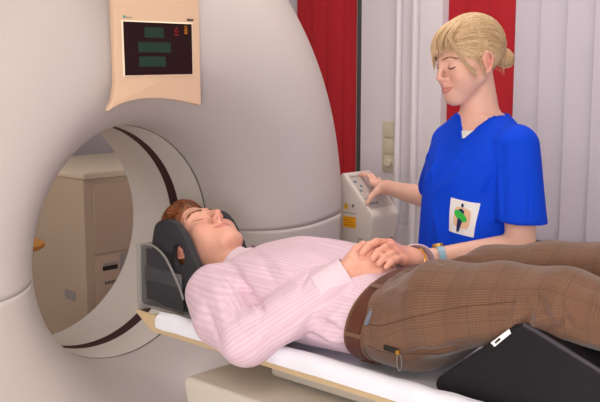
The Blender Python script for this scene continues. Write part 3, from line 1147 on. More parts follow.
# paper sheet over the board: gently wrinkled and hanging a little over the rim
nx_, ny_ = 150, 44
V, Fc = [], []
secf = hermite([-.24, -.2165, -.211, -.206, -.17, -.10, 0, .10, .17, .206, .211, .2165, .24], [.898, .907, .930, .9405, .9195, .9095, .9065, .9095, .9195, .9405, .930, .907, .898])
for i in range(nx_ + 1):
    x = .468 + (2.5 - .468) * i / nx_
    for j in range(ny_ + 1):
        s = -1 + 2 * j / ny_
        hang = .034
        t = s * (.206 + hang)
        if abs(t) <= .206:
            y = t
            z = float(secf(np.array(y)))
        else:
            y = math.copysign(.206 + .0115 * min(1, (abs(t) - .206) / .010), t)
            z = .9405 - max(0, abs(t) - .206)
        w = .0022 * (math.sin(x * 31 + 5 * s) * math.sin(x * 13 - 2 + 3 * s) + .6 * math.sin(57 * x + 9 * s + 2 * math.sin(9 * x)))
        corner = 0
        if i < 6 and s < -.8:
            x_ = x + .0
        V.append((x + .006 * math.sin(9 * s), y + (math.copysign(w * .8 + .0015, y) if abs(t) > .206 else 0), z + .0022 + w * .7))
n = ny_ + 1
for i in range(nx_):
    for j in range(ny_):
        Fc.append((i * n + j, (i + 1) * n + j, (i + 1) * n + j + 1, i * n + j + 1))
o = mk('paper_sheet', V, Fc, MT['paper'], smooth='full')
tag(o, 'white paper sheet covering the couch board under the man', 'sheet')

# head holder
hh = empty('head_holder', (.42, 0, .905), 'black foam head holder with smoky clear side plates under the man\'s head', 'head rest')
box('base_plate', (.30, -.135, .919), (.53, .135, .929), MT['acrylic_edge'], hh, bv=.004)
prism('back_cushion', [(.30, .930), (.335, 1.04), (.36, 1.01), (.42, .975), (.50, .957), (.56, .945), (.56, .930)], 'y', -.085, .085, MT['foam_in'], hh, bv=.008, seg=3)

def ring_prism(name, outer, hole, y0, y1, m, parent, bv):
    """plate in the XZ plane with one round hole"""
    bm = bmesh.new()
    def loop(pts, y):
        vs = [bm.verts.new((p[0], y, p[1])) for p in pts]
        return vs, [bm.edges.new((vs[i], vs[(i + 1) % len(vs)])) for i in range(len(vs))]
    E = loop(outer, y0)[1] + loop(hole, y0)[1]
    bmesh.ops.triangle_fill(bm, use_beauty=True, use_dissolve=True, edges=E)
    r = bmesh.ops.extrude_face_region(bm, geom=list(bm.faces))
    bmesh.ops.translate(bm, vec=(0, y1 - y0, 0), verts=[v for v in r['geom'] if isinstance(v, bmesh.types.BMVert)])
    bmesh.ops.recalc_face_normals(bm, faces=bm.faces)
    bevel(bm, bv, 3, 50)
    return bmo(name, bm, m, parent)

pad = spline([(.322, .94), (.322, 1.06), (.337, 1.135), (.350, 1.158), (.375, 1.170), (.410, 1.172), (.440, 1.162), (.470, 1.136), (.505, 1.085), (.540, 1.030), (.560, .98), (.555, .945), (.53, .935)], 3, True)
hole = [(.440 + .027 * math.cos(a), 1.080 + .030 * math.sin(a)) for a in np.linspace(0, 2 * PI, 21)[:-1]]
ring_prism('side_pad', pad, hole, -.121, -.098, MT['foam'], hh, .007)
ring_prism('side_pad', [(q[0] - .055, q[1] - .004) for q in pad], [(q[0] - .055, q[1]) for q in hole], .098, .121, MT['foam'], hh, .007)
for s in (-1, 1):
    side = spline([(.302, 1.092), (.325, 1.100), (.365, 1.096), (.405, 1.075), (.440, 1.035), (.468, .995), (.480, .97)], 5)
    poly = [tuple(q) for q in side] + [(.480, .930), (.300, .930)]
    a, b = sorted((s * .1375, s * .1335))
    prism('side_plate', poly, 'y', a, b, MT['acrylic'], hh, bv=.001)
    V, Fc = tube_arrays([(q[0], s * .1355, q[1]) for q in side], .0034, 8)
    mk('plate_rim', V, Fc, MT['acrylic_edge'], hh)
    a, b = sorted((s * .131, s * .1285))
    box('foam_band', (.318, a, 1.038), (.435, b, 1.086), MT['foam_in'], hh)
    box('grey_band', (.310, a, .997), (.468, b, 1.034), mat('grey_band', (104, 102, 106), .7), hh)
    box('foam_band', (.315, a, .945), (.475, b, .995), MT['foam_in'], hh)
box('end_plate', (.283, -.140, .908), (.291, .140, 1.095), MT['acrylic_edge'], hh, bv=.002)

# knee wedge
wy0, wy1 = -.172, .172
wedge_pts = [(1.318, .962), (1.312, .950), (1.314, .939), (1.324, .932), (1.340, .930), (1.80, .930), (1.93, .930), (1.945, .938), (1.94, .948), (1.53, 1.101), (1.51, 1.108), (1.488, 1.104)]
wdg = empty('knee_wedge', (1.6, .01, .92), 'black vinyl wedge cushion under the man\'s knees', 'cushion')
prism('cover', wedge_pts, 'y', wy0, wy1, MT['vinyl'], wdg, bv=.010, seg=3)
V, Fc = tube_arrays([(1.505, wy0 + .003, 1.1070), (1.53, wy0 + .003, 1.0995), (1.93, wy0 + .003, .951)], .0042, 8)
mk('piping', V, Fc, MT['vinyl_pipe'], wdg)
lab = [(1.4195, 1.046), (1.4295, 1.041), (1.488, 1.099), (1.480, 1.102)]
o = prism('tag', [(1.438, 1.059), (1.447, 1.053), (1.481, 1.086), (1.476, 1.093)], 'y', wy0 - .0012, wy0 + .001, MT['white'], wdg, label='white label tag')
prism('tag_mark', [(1.447, 1.062), (1.450, 1.060), (1.460, 1.070), (1.457, 1.073)], 'y', wy0 - .0020, wy0 - .0010, MT['ink'], o)

# ------------------------------------------------------------------ people: shared materials
def skin_mat(name, base, lip, blush):
    m = mat(name, base, .48, bump=.06, bscale=500, spec=.4)
    b = m.node_tree.nodes['Principled BSDF']
    b.inputs['Subsurface Weight'].default_value = .12
    b.inputs['Subsurface Radius'].default_value = (.012, .004, .002)
    a = attr_node(m, 'lips').outputs['Fac']
    c = attr_node(m, 'blush').outputs['Fac']
    x = mix_node(m, rgb(*base), rgb(*blush), c)
    x = mix_node(m, x, rgb(*lip), a)
    m.node_tree.links.new(x, b.inputs['Base Color'])
    return m

def hair_mat(name, dark, light):
    m = mat(name, light, .42, spec=.45)
    b = m.node_tree.nodes['Principled BSDF']
    x = mix_node(m, rgb(*dark), rgb(*light), attr_node(m, 'tone').outputs['Fac'])
    m.node_tree.links.new(x, b.inputs['Base Color'])
    return m

def body_obj(name, V, Q, m, parent, attrs=None):
    me = fast_mesh(name, V, Q)
    for k, v in (attrs or {}).items():
        set_attr(me, k, v)
    return link(name, me, m, parent, smooth='full')

def face_attrs(fr, V, hands=()):
    q = fr.inv(V)
    bl = np.zeros(len(V))
    for s in (-1, 1):
        bl += .35 * np.exp(-(((q - np.array([s * .042, .075, -.035])) / np.array([.022, .03, .02])) ** 2).sum(1))
        bl += .9 * np.exp(-(((q - np.array([s * .083, -.01, -.01])) / np.array([.014, .022, .032])) ** 2).sum(1))
    bl += .35 * np.exp(-(((q - np.array([0, .118, -.032])) / np.array([.014, .016, .014])) ** 2).sum(1))
    for h, r in hands:
        bl += .28 * np.exp(-(np.linalg.norm(V - np.asarray(h), axis=1) / r) ** 2)
    return {'lips': lip_mask(fr, V) * .7, 'blush': np.clip(bl, 0, 1)}

def surf_y(bvh, fr, x, z):
    """point of the head surface seen straight from the front at local (x, z)"""
    o = Vector(fr.p(x, .25, z)); d = Vector(-fr.R[:, 1])
    h = bvh.ray_cast(o, d, .5)
    return (np.array(h[0]), np.array(h[1])) if h[0] is not None else (fr.p(x, .08, z), fr.R[:, 1])

def face_line(fr, bvh, pts, lift):
    out = []
    for x, z in pts:
        p, n = surf_y(bvh, fr, x, z)
        out.append(p + n * lift)
    return out

def eyebrow(fr, bvh, m, parent, s, pts, r=.0009, n=46, ln=.009, spread=.0028):
    P = spline(pts, 12)
    paths = []
    for k in range(n):
        t = RNG.uniform(0, 1)
        i = int(t * (len(P) - 1))
        x, z = P[i] + RNG.normal(size=2) * np.array([.0008, spread * (1 - .6 * t) * .5])
        dx, dz = ln, ln * (.45 - .7 * t)
        q = [(s * (x + dx * u), z + dz * u) for u in (0, .5, 1)]
        paths.append(face_line(fr, bvh, q, .0010))
    V, Fc, tone = strands(paths, r, r * .35)
    o = mk('eyebrow', V, Fc, m, parent, smooth='full')
    set_attr(o.data, 'tone', tone)
    return o

def lashes(fr, bvh, m, parent, s, zc, sag, r=.0010):
    pts = [(s * x, zc - sag * (1 - ((x - .0325) / .0155) ** 2)) for x in np.linspace(.018, .048, 15)]
    P = face_line(fr, bvh, pts, .0004)
    rr = r * np.sin(np.linspace(.25, 2.8, 15)) ** .5
    V, Fc = tube_arrays(P, rr, 6)
    return mk('eyelash_line', V, Fc, m, parent, smooth='full')

def skull(fr, th, ph, grow):
    """point over the cranium: th around (0 = right, pi/2 = forward), ph elevation"""
    a = (.0745 + grow, .098 + grow, .084 + grow)
    c = math.cos(ph)
    return fr.p(a[0] * c * math.cos(th), -.012 + a[1] * c * math.sin(th), .034 + a[2] * math.sin(ph))

# ------------------------------------------------------------------ the man on the couch
man = empty('person', (1.1, 0, .915), 'man in pink striped shirt and brown checked trousers lying on the couch', 'person')
MHF = Frame((.393, 0, 1.088), (.375, 0, .927), (-.927, 0, .375), 1.04)
MSK = skin_mat('skin_fair_ruddy', (228, 170, 148), (196, 104, 98), (222, 136, 120))
F = Field(axis_grid((.22, .62, .0024), (.62, .92, .008), (.92, 1.16, .0021), (1.16, 2.14, .012)),
          axis_grid((-.34, -.14, .006), (-.14, .14, .0022), (.14, .34, .006)), axis_grid((.90, 1.27, .0023)))
add_head(F, MHF)
F.apply(cap((.440, 0, 1.035), (.62, 0, 1.018), .057, .062), .035)
F.apply(loft(0, [(.60, 0, 1.01, .10, .07), (.66, 0, 1.02, .175, .088), (.80, 0, 1.03, .170, .100), (.95, 0, 1.028, .155, .098),
                 (1.05, 0, 1.02, .15, .085), (1.16, 0, 1.022, .145, .075), (1.26, 0, 1.035, .13, .06)]), .03)
RW = np.array((1.005, -.098, 1.110)); RD = np.array((.376, .839, .38)); RN = np.array((.41, -.44, .75))
LW = np.array((1.060, .105, 1.120)); LD = np.array((-.05, -.89, .45)); LN = np.array((.53, .33, .71))
for sh, el, wr in (((.635, -.18, 1.025), (.850, -.25, .950), RW), ((.650, .18, 1.03), (.885, .25, .962), LW)):
    F.apply(cap(sh, el, .050, .038), .02)
    F.apply(cap(el, wr, .038, .026), .01)
add_hand(F, RW, RD, RN, 'R', {'index': (.5, .7, .5), 'middle': (.55, .7, .5), 'ring': (.6, .7, .5), 'little': (.65, .7, .5)},
         [(.042, .034, -.004), (.066, .050, -.006), (.085, .048, .004)])
ltips = {'index': (1.019, -.050, 1.157), 'middle': (1.051, -.050, 1.149), 'ring': (1.069, -.050, 1.140), 'little': (1.087, -.046, 1.134)}
lk = {'index': (1.029, .025, 1.179), 'middle': (1.056, .022, 1.169), 'ring': (1.073, .023, 1.154), 'little': (1.081, .027, 1.139)}
paths = {}
for k in ltips:
    a, b = np.array(lk[k]), np.array(ltips[k])
    paths[k] = [a * .55 + b * .45 + np.array((.002, 0, .009)), a * .22 + b * .78 + np.array((.001, 0, .008)), b]
add_hand(F, LW, LD, LN, 'L', None, [(1.008, .050, 1.158), (.985, .018, 1.160), (.972, -.014, 1.155)], paths=paths, thumb_abs=True)
for hp, kn, an, y in (((1.17, -.09, 1.05), (1.545, -.10, 1.142), (1.97, -.10, 1.085), 1), ((1.17, .095, 1.055), (1.55, .115, 1.158), (1.97, .115, 1.10), 1)):
    F.apply(cap((hp[0], hp[1], hp[2] - .02), kn, .062, .050), .03)
    F.apply(cap(kn, an, .050, .036), .02)
V, Q = F.net()
V = relax(V, Q, 1, .4)
body = body_obj('body', V, Q, MSK, man, face_attrs(MHF, V, ((RW + RD * .13, .05), (LW + LD * .1, .05))))
bvh = BVHTree.FromPolygons([tuple(v) for v in V], [tuple(int(i) for i in q) for q in Q])
MH = hair_mat('hair_auburn', (84, 40, 20), (176, 106, 60))
BROW = hair_mat('brow_auburn', (96, 52, 30), (140, 84, 54))
LASH = mat('lash_brown', (84, 44, 32), .6)
for s in (-1, 1):
    eyebrow(MHF, bvh, BROW, man, s, [(.012, .016), (.024, .0235), (.038, .026), (.050, .019)], n=110)
    lashes(MHF, bvh, LASH, man, s, -.0035, .0045)
# shoes
for y in (-.10, .115):
    bm = bmesh.new()
    pts = [(1.945, 1.03), (1.955, 1.16), (2.00, 1.175), (2.03, 1.20), (2.06, 1.29), (2.075, 1.30), (2.09, 1.28), (2.06, 1.03), (2.02, 1.01)]
    prism('shoe', pts, 'y', y - .042, y + .042, MT['black'], man, bv=.018, seg=3)
# hair
F = Field(axis_grid((.24, .60, .0028)), axis_grid((-.12, .12, .0028)), axis_grid((.93, 1.24, .0028)))
F.apply(MHF.ell((0, -.014, .036), (.0825, .107, .0945)), .005)
hl = MHF.p(0, .082, .074)
F.apply(half(hl, MHF.R @ np.array([0, .80, -.60]), (.2, -.2, .9), (.7, .2, 1.3)), .012, 'i', pad=1)
F.apply(MHF.ell((0, .030, .098), (.060, .054, .030)), .02)
V, Q = F.net()
V = V + vnormals(V, Q) * (wavy(V, 3, 14, 60, 190, (1, 1, 1)) * .0011)[:, None]
h = body_obj('hair', V, Q, MH, man, {'tone': np.clip(.35 + .25 * wavy(V, 4, 10, 100, 300), 0, 1)})
HBV = BVHTree.FromPolygons([tuple(v) for v in V], [tuple(int(i) for i in q) for q in Q])
NV = vnormals(V, Q)
paths = []
for k in RNG.integers(0, len(V), 1500):
    q = MHF.inv(V[k])
    if q[2] < .02 and q[1] > .0 and RNG.uniform() < .5:
        continue
    fl = MHF.R @ np.array([.45 + RNG.normal() * .25, .70, -.30 + RNG.normal() * .25])
    p = V[k].copy(); nn = NV[k]
    P = []
    ln = RNG.uniform(.022, .045) / 5
    for u in range(6):
        P.append(p + nn * (.0004 + .0011 * u / 5 * RNG.uniform(.5, 1.5)))
        t = fl - nn * (fl @ nn)
        p = p + unit(t) * ln
        h_ = HBV.find_nearest(Vector(p))
        p, nn = np.array(h_[0]), np.array(h_[1])
        if nn @ NV[k] < .2:
            break
    if len(P) > 3:
        paths.append(P)
V, Fc, tone = strands(paths, .0011, .0004)
o = mk('hair_strands', V, Fc, MH, h, smooth='full')
set_attr(o.data, 'tone', tone)

# shirt
SH = mat('pink_striped_cotton', (238, 210, 216), .8, bump=.1, bscale=900, sheen=.15)
st = attr_node(SH, 'stripe').outputs['Fac']
w1 = math_node(SH, 'SINE', math_node(SH, 'MULTIPLY', st, 2 * PI / .0092))
f1 = math_node(SH, 'SMOOTH_MIN', math_node(SH, 'MULTIPLY_ADD', w1, .9, .30), 1.0, .1)
f1 = math_node(SH, 'MAXIMUM', f1, 0.0)
w2 = math_node(SH, 'SINE', math_node(SH, 'MULTIPLY', st, 2 * PI / .034))
f2 = math_node(SH, 'GREATER_THAN', w2, .90)
x = mix_node(SH, rgb(227, 200, 213), rgb(220, 187, 203), f1)
x = mix_node(SH, x, rgb(220, 187, 203), f2)
SH.node_tree.links.new(x, SH.node_tree.nodes['Principled BSDF'].inputs['Base Color'])
SHP = mat('pink_cotton_crisp', (231, 207, 219), .8, bump=.1, bscale=900)

TORSO = [(.572, 0, 1.03, .065, .055), (.605, 0, 1.03, .12, .072), (.655, 0, 1.03, .175, .093), (.74, 0, 1.032, .198, .112), (.85, 0, 1.035, .195, .118),
         (.95, 0, 1.032, .182, .116), (1.03, 0, 1.022, .172, .108), (1.085, 0, 1.020, .163, .097), (1.16, 0, 1.03, .148, .088)]
F = Field(axis_grid((.53, 1.18, .0036)), axis_grid((-.36, .36, .0036)), axis_grid((.89, 1.23, .0036)))
F.apply(loft(0, TORSO, 2.25), .01)
SEGS = []
for sgn, wr in ((-1, RW), (1, LW)):
    sh = np.array((.640, sgn * .168, 1.022)); mid = np.array((.735, sgn * .222, .985)); el = np.array((.848, sgn * .252,   .961 if sgn < 0 else .965))
    cf = el + (wr - el) * .84
    md = el + (cf - el) * .5 + np.array((0, 0, -.004))
    F.apply(cap(sh, mid, .073, .068), .03)
    F.apply(cap(mid, el, .068, .060), .02)
    F.apply(cap(el, md, .055, .053), .02)
    F.apply(cap(md, cf, .053, .042), .015)
    SEGS += [(sh, el, .06), (el, wr, .05)]
V, Q = F.net()
N = vnormals(V, Q)
hh_ = wavy(V, 11, 12, 14, 40) * .0022 + wavy(V, 12, 14, 40, 85, (.5, 1, 1)) * .0013
nr_ = np.exp(-(np.linalg.norm(V - np.array((.80, -.22, 1.02)), axis=1) / .09) ** 2)
hh_ = hh_ + nr_ * wavy(V, 13, 10, 60, 120, (1, .4, .4)) * .0022
E_ = SEGS[0][1]
for a, b, w_, am in (
        ((.70, -.235, 1.06), (.86, -.270, .985), .010, .006), ((.72, -.25, 1.02), (.88, -.285, .965), .009, .006),
        ((.72, -.16, 1.09), (.84, -.225, 1.045), .009, -.012), ((.70, -.20, 1.075), (.82, -.25, 1.03), .010, .008), ((.66, -.235, 1.05), (.78, -.275, .99), .010, -.006),
        ((.84, -.20, 1.045), (.90, -.245, .99), .006, -.008), ((.82, -.275, .99), (.87, -.30, .95), .008, -.006), ((.64, -.20, 1.085), (.74, -.22, 1.06), .012, .006),
        ((.76, -.19, 1.06), (.85, -.215, 1.03), .010, -.007), ((.83, -.235, 1.03), (.875, -.29, .955), .009, -.007),
        ((.86, -.22, 1.03), (.91, -.27, .98), .009, .007), ((.89, -.19, 1.05), (.93, -.235, 1.01), .008, -.005),
        ((.90, -.17, 1.00), (.95, -.20, 1.02), .008, .005), ((.93, -.14, 1.085), (.96, -.19, 1.045), .007, .004),
        ((.64, -.12, 1.115), (.78, -.17, 1.09), .012, .006), ((.68, -.09, 1.14), (.83, -.15, 1.11), .011, -.005),
        ((.80, -.05, 1.15), (.95, -.12, 1.11), .012, .004), ((.86, -.02, 1.15), (1.0, -.06, 1.12), .010, -.004),
        ((.97, -.16, 1.05), (1.06, -.165, 1.02), .010, .009), ((.98, -.165, 1.00), (1.06, -.16, .975), .010, .008),
        ((.95, -.17, .985), (1.05, -.15, .95), .009, -.006), ((.99, -.155, 1.025), (1.07, -.165, 1.0), .007, -.006),
        ((.70, .02, 1.15), (.95, .02, 1.15), .012, .004), ((.64, .06, 1.12), (.80, .10, 1.13), .012, .005)):
    hh_ = hh_ + fold(V, a, b, w_, am * 1.5)
# the buttoned front overlaps as a slightly raised band
hh_ = hh_ + np.where((np.abs(V[:, 1]) < .017) & (V[:, 2] > 1.08), .0022, 0)
hh_ = hh_ + folds_at(V, tree(V, Q), (
    (243, 287, 264, 311, .006, -.013), (235, 284, 258, 313, .008, .008), (255, 332, 262, 315, .006, -.007), (247, 336, 261, 320, .006, .006),
    (229, 290, 239, 330, .009, -.006), (215, 286, 229, 336, .011, .006), (204, 300, 222, 346, .009, -.006), (300, 302, 270, 332, .009, -.004),
    (320, 302, 276, 346, .010, .004), (330, 318, 353, 300, .006, .007), (328, 328, 351, 316, .006, -.007), (332, 338, 352, 330, .006, .007),
    (335, 346, 352, 341, .005, -.006), (318, 332, 330, 322, .006, -.006), (262, 262, 284, 296, .009, -.005), (272, 258, 300, 288, .010, .005),
    (290, 250, 335, 262, .010, .004), (222, 272, 250, 282, .008, .005), (216, 278, 243, 292, .007, -.005), (310, 272, 300, 290, .006, -.006)))
V = V + N * hh_[:, None]
V = relax(V, Q, 1, .3)
arc = np.arctan2(V[:, 2] - 1.03, V[:, 1]) * .17
best = np.full(len(V), .062)
st_ = arc.copy()
for a, b, r in SEGS:
    an, al, d = seg_coord(V, a, b, (0, 0, 1))
    m_ = (d < best + .004) & (np.abs(V[:, 1]) > .11 + .0)
    st_[m_] = an[m_] * r
    best[m_] = d[m_]
shirt = body_obj('shirt', V, Q, SH, man, {'stripe': st_})
SB = BVHTree.FromPolygons([tuple(v) for v in V], [tuple(int(i) for i in q) for q in Q])
def cuff(wr, el, name='cuff'):
    d = unit(wr - el)
    c0 = el + (wr - el) * .76; c1 = el + (wr - el) * 1.05
    u = unit(np.cross(d, (0, 0, 1))); v = np.cross(d, u)
    V, Fc = [], []
    n, prof = 28, [(0.0, .0445), (.04, .0465), (.5, .0445), (.96, .0425), (1.0, .0415), (1.0, .0395), (.6, .0405), (.2, .041)]
    for t, r in prof:
        for k in range(n):
            a = 2 * PI * k / n
            rr = r * (1 + .05 * math.cos(2 * a + .6) + .012 * math.sin(5 * a + 6 * t))
            V.append(c0 + (c1 - c0) * t + rr * (math.cos(a) * u + math.sin(a) * v))
    for i in range(len(prof) - 1):
        for k in range(n):
            k2 = (k + 1) % n
            Fc.append((i * n + k, i * n + k2, (i + 1) * n + k2, (i + 1) * n + k))
    return mk(name, V, Fc, SHP, man, smooth=True, label='crisp pink buttoned cuff')
cuff(RW, SEGS[1][0]); cuff(LW, SEGS[3][0])

# shirt collar: a folded band lying on the shirt, open at the throat
V, Fc = [], []
n = 56
ROWS = [('r', .006, .0620), ('r', -.006, .0730), ('r', -.005, .0800), ('s', .006, .0110), ('s', .018, .0085), ('s', .034, .0050), ('s', .0355, .0015)]
for kind, dx, g in ROWS:
    for k in range(n + 1):
        a = PI / 2 + .24 + (2 * PI - .48) * k / n
        c, s = math.cos(a), math.sin(a)
        edge = abs(2 * k / n - 1)
        x = .560 + .014 * s + dx * (1 + .45 * max(0, (edge - .80) / .20) * (dx > .01))
        if kind == 'r':
            p = np.array((x, g * c, 1.030 + g * s))
        else:
            h_ = SB.ray_cast(Vector((x, .4 * c, 1.030 + .4 * s)), Vector((0, -c, -s)), .36)
            r = .072 if h_[0] is None else min(.094, max(.072, math.hypot(h_[0].y, h_[0].z - 1.030)))
            p = np.array((x, (r + g) * c, 1.030 + (r + g) * s))
        V.append(p)
V = np.array(V)
for j in range(len(ROWS) - 1):
    for k in range(n):
        Fc.append((j * (n + 1) + k, j * (n + 1) + k + 1, (j + 1) * (n + 1) + k + 1, (j + 1) * (n + 1) + k))
mk('collar', V, Fc, SHP, man, smooth=True, label='pale pink open shirt collar')

# trousers
LEAN = .24
TR = mat('brown_check_corduroy', (134, 98, 74), .85, bump=.15, bscale=600, sheen=.2)
tu = attr_node(TR, 'along').outputs['Fac']; tv = attr_node(TR, 'around').outputs['Fac']
cord = math_node(TR, 'MULTIPLY_ADD', math_node(TR, 'SINE', math_node(TR, 'MULTIPLY', tv, 2 * PI / .0052)), .5, .5)
weft = math_node(TR, 'MULTIPLY_ADD', math_node(TR, 'SINE', math_node(TR, 'MULTIPLY', tu, 2 * PI / .0075)), .5, .5)
blk = math_node(TR, 'GREATER_THAN', math_node(TR, 'SINE', math_node(TR, 'MULTIPLY', tu, 2 * PI / .095)), .25)
blk2 = math_node(TR, 'GREATER_THAN', math_node(TR, 'SINE', math_node(TR, 'MULTIPLY', tv, 2 * PI / .085)), .2)
l1 = math_node(TR, 'GREATER_THAN', math_node(TR, 'SINE', math_node(TR, 'MULTIPLY', tu, 2 * PI / .0475)), .985)
l2 = math_node(TR, 'GREATER_THAN', math_node(TR, 'SINE', math_node(TR, 'MULTIPLY', tv, 2 * PI / .0425)), .975)
x = mix_node(TR, rgb(120, 84, 62), rgb(92, 63, 46), math_node(TR, 'MULTIPLY', cord, .75))
x = mix_node(TR, x, rgb(88, 58, 42), math_node(TR, 'MULTIPLY', math_node(TR, 'MULTIPLY', weft, blk), .4))
x = mix_node(TR, x, rgb(136, 98, 74), math_node(TR, 'MULTIPLY', math_node(TR, 'MULTIPLY', blk2, weft), .25))
x = mix_node(TR, x, rgb(80, 56, 44), math_node(TR, 'MULTIPLY', math_node(TR, 'MAXIMUM', l1, l2), .35))
TR.node_tree.links.new(x, TR.node_tree.nodes['Principled BSDF'].inputs['Base Color'])
F = Field(axis_grid((1.02, 1.68, .0038), (1.68, 2.02, .010)), axis_grid((-.25, .26, .0038)), axis_grid((.895, 1.26, .0038)))
F.apply(loft(0, [(1.070, 0, 1.02, .1665, .102), (1.10, 0, 1.024, .170, .104), (1.15, 0, 1.026, .173, .113), (1.22, 0, 1.035, .174, .113), (1.28, 0, 1.062, .150, .085)], 2.2), .01)
LEGS = [[(1.16, -.084, 1.036, .088), (1.27, -.096, 1.086, .094), (1.41, -.098, 1.118, .079), (1.548, -.10, 1.143, .066), (1.75, -.10, 1.116, .060), (1.975, -.10, 1.085, .056)],
        [(1.16, .086, 1.036, .088), (1.27, .105, 1.090, .092), (1.41, .112, 1.128, .079), (1.55, .116, 1.160, .067), (1.75, .116, 1.130, .060), (1.975, .116, 1.10, .056)]]
for L in LEGS:
    for a, b in zip(L[:-1], L[1:]):
        F.apply(cap(a[:3], b[:3], a[3], b[3]), .022)
V, Q = F.net()
N = vnormals(V, Q)
hh_ = wavy(V, 21, 12, 14, 40) * .0020 + wavy(V, 22, 10, 50, 100) * .0009
for a, b, w_, am in (
        ((1.09, -.10, 1.13), (1.24, -.06, 1.15), .012, .008), ((1.10, -.06, 1.125), (1.26, -.02, 1.12), .012, -.009), ((1.10, -.02, 1.12), (1.24, .02, 1.13), .012, .008),
        ((1.12, .05, 1.14), (1.28, .05, 1.16), .012, .006), ((1.13, -.15, 1.11), (1.25, -.16, 1.12), .010, .004),
        ((1.10, -.155, 1.06), (1.22, -.175, 1.06), .006, .003), ((1.15, -.18, .985), (1.34, -.17, .995), .008, .005), ((1.18, -.17, .965), (1.36, -.15, 1.02), .008, -.005),
        ((1.22, -.17, .955), (1.37, -.14, .985), .008, .005), ((1.50, -.16, 1.10), (1.53, -.165, 1.15), .007, -.009), ((1.515, -.165, 1.10), (1.56, -.165, 1.15), .007, .007),
        ((1.54, -.16, 1.09), (1.59, -.165, 1.13), .007, -.006), ((1.47, -.165, 1.09), (1.50, -.17, 1.16), .009, .006), ((1.56, -.15, 1.085), (1.70, -.16, 1.10), .008, .004),
        ((1.36, -.17, 1.09), (1.50, -.165, 1.12), .008, .003)):
    hh_ = hh_ + fold(V, a, b, w_, am * 1.5)
hh_ = hh_ + folds_at(V, tree(V, Q), (
    (539, 298, 549, 320, .006, -.012), (530, 296, 540, 320, .007, .008), (552, 300, 560, 324, .007, .008), (560, 305, 572, 328, .006, -.007),
    (398, 268, 442, 262, .007, -.008), (390, 276, 434, 272, .007, .006), (400, 285, 430, 290, .009, -.005), (455, 346, 405, 354, .007, -.007),
    (470, 335, 420, 345, .008, .006), (480, 322, 530, 306, .008, -.005), (470, 300, 530, 288, .012, .004), (565, 275, 598, 292, .009, -.004)))
V = V + N * hh_[:, None]
V[:, 0] += LEAN * (V[:, 2] - 1.02) * np.clip((1.24 - V[:, 0]) / .15, 0, 1)
V = relax(V, Q, 1, .4)
side = np.where(V[:, 1] < .005, 0, 1)
au = V[:, 0].copy(); av = np.zeros(len(V))
for i in (0, 1):
    L = np.array(LEGS[i])
    yc = np.interp(V[:, 0], L[:, 0], L[:, 1]); zc = np.interp(V[:, 0], L[:, 0], L[:, 2])
    a_ = np.arctan2(V[:, 2] - zc, V[:, 1] - yc)
    av = np.where(side == i, a_ * .085, av)
trs = body_obj('trousers', V, Q, TR, man, {'along': au, 'around': av})
TB = BVHTree.FromPolygons([tuple(v) for v in V], [tuple(int(i) for i in q) for q in Q])

BELT = mat('brown_leather', (88, 46, 32), .4, bump=.12, bscale=300)
def waist_ring(name, prof, m, parent, a0=0, a1=2 * PI, n=90, label=None):
    """band round the waist; prof: list of (x, growth)"""
    V, Fc = [], []
    closed = abs(a1 - a0 - 2 * PI) < 1e-6
    cnt = n if closed else n + 1
    for k in range(cnt):
        a = a0 + (a1 - a0) * k / n
        c, s = math.cos(a), math.sin(a)
        q = (abs(c) ** 2.2 + abs(s) ** 2.2) ** (-1 / 2.2)
        for x, g in prof:
            y, z = (.1715 + g) * q * c, 1.0215 + (.1045 + g) * q * s
            V.append((x + LEAN * (z - 1.02), y, z))
    p = len(prof)
    for k in range(n):
        k2 = (k + 1) % cnt
        for i in range(p):
            i2 = (i + 1) % p
            Fc.append((k * p + i, k * p + i2, k2 * p + i2, k2 * p + i))
    if not closed:
        Fc += [tuple(range(p)), tuple(n * p + i for i in range(p))[::-1]]
    bm = bmesh.new()
    vs = [bm.verts.new(v) for v in V]
    for f in Fc:
        bm.faces.new([vs[i] for i in f])
    return bmo(name, bm, m, parent, label=label)
waist_ring('waistband', [(1.074, .001), (1.075, .003), (1.126, .0035), (1.128, .001)], TR, man)
for d_ in man.children:
    pass
belt = waist_ring('belt', [(1.083, .002), (1.084, .0065), (1.120, .0070), (1.122, .002)], BELT, man, label='brown leather belt')
for a in (PI + .12, PI + 1.05, PI - .85):
    waist_ring('belt_loop', [(1.080, .004), (1.081, .0095), (1.126, .0100), (1.128, .004)], TR, man, a - .035, a + .035, 6)
o = waist_ring('pocket_edge', [(1.128, .000), (1.129, .0095), (1.138, .0100), (1.139, .000)], mat('blue_grey_trim', (112, 118, 132), .8), man, PI - .80, PI - .14, 24, label='blue-grey pocket lining edge')

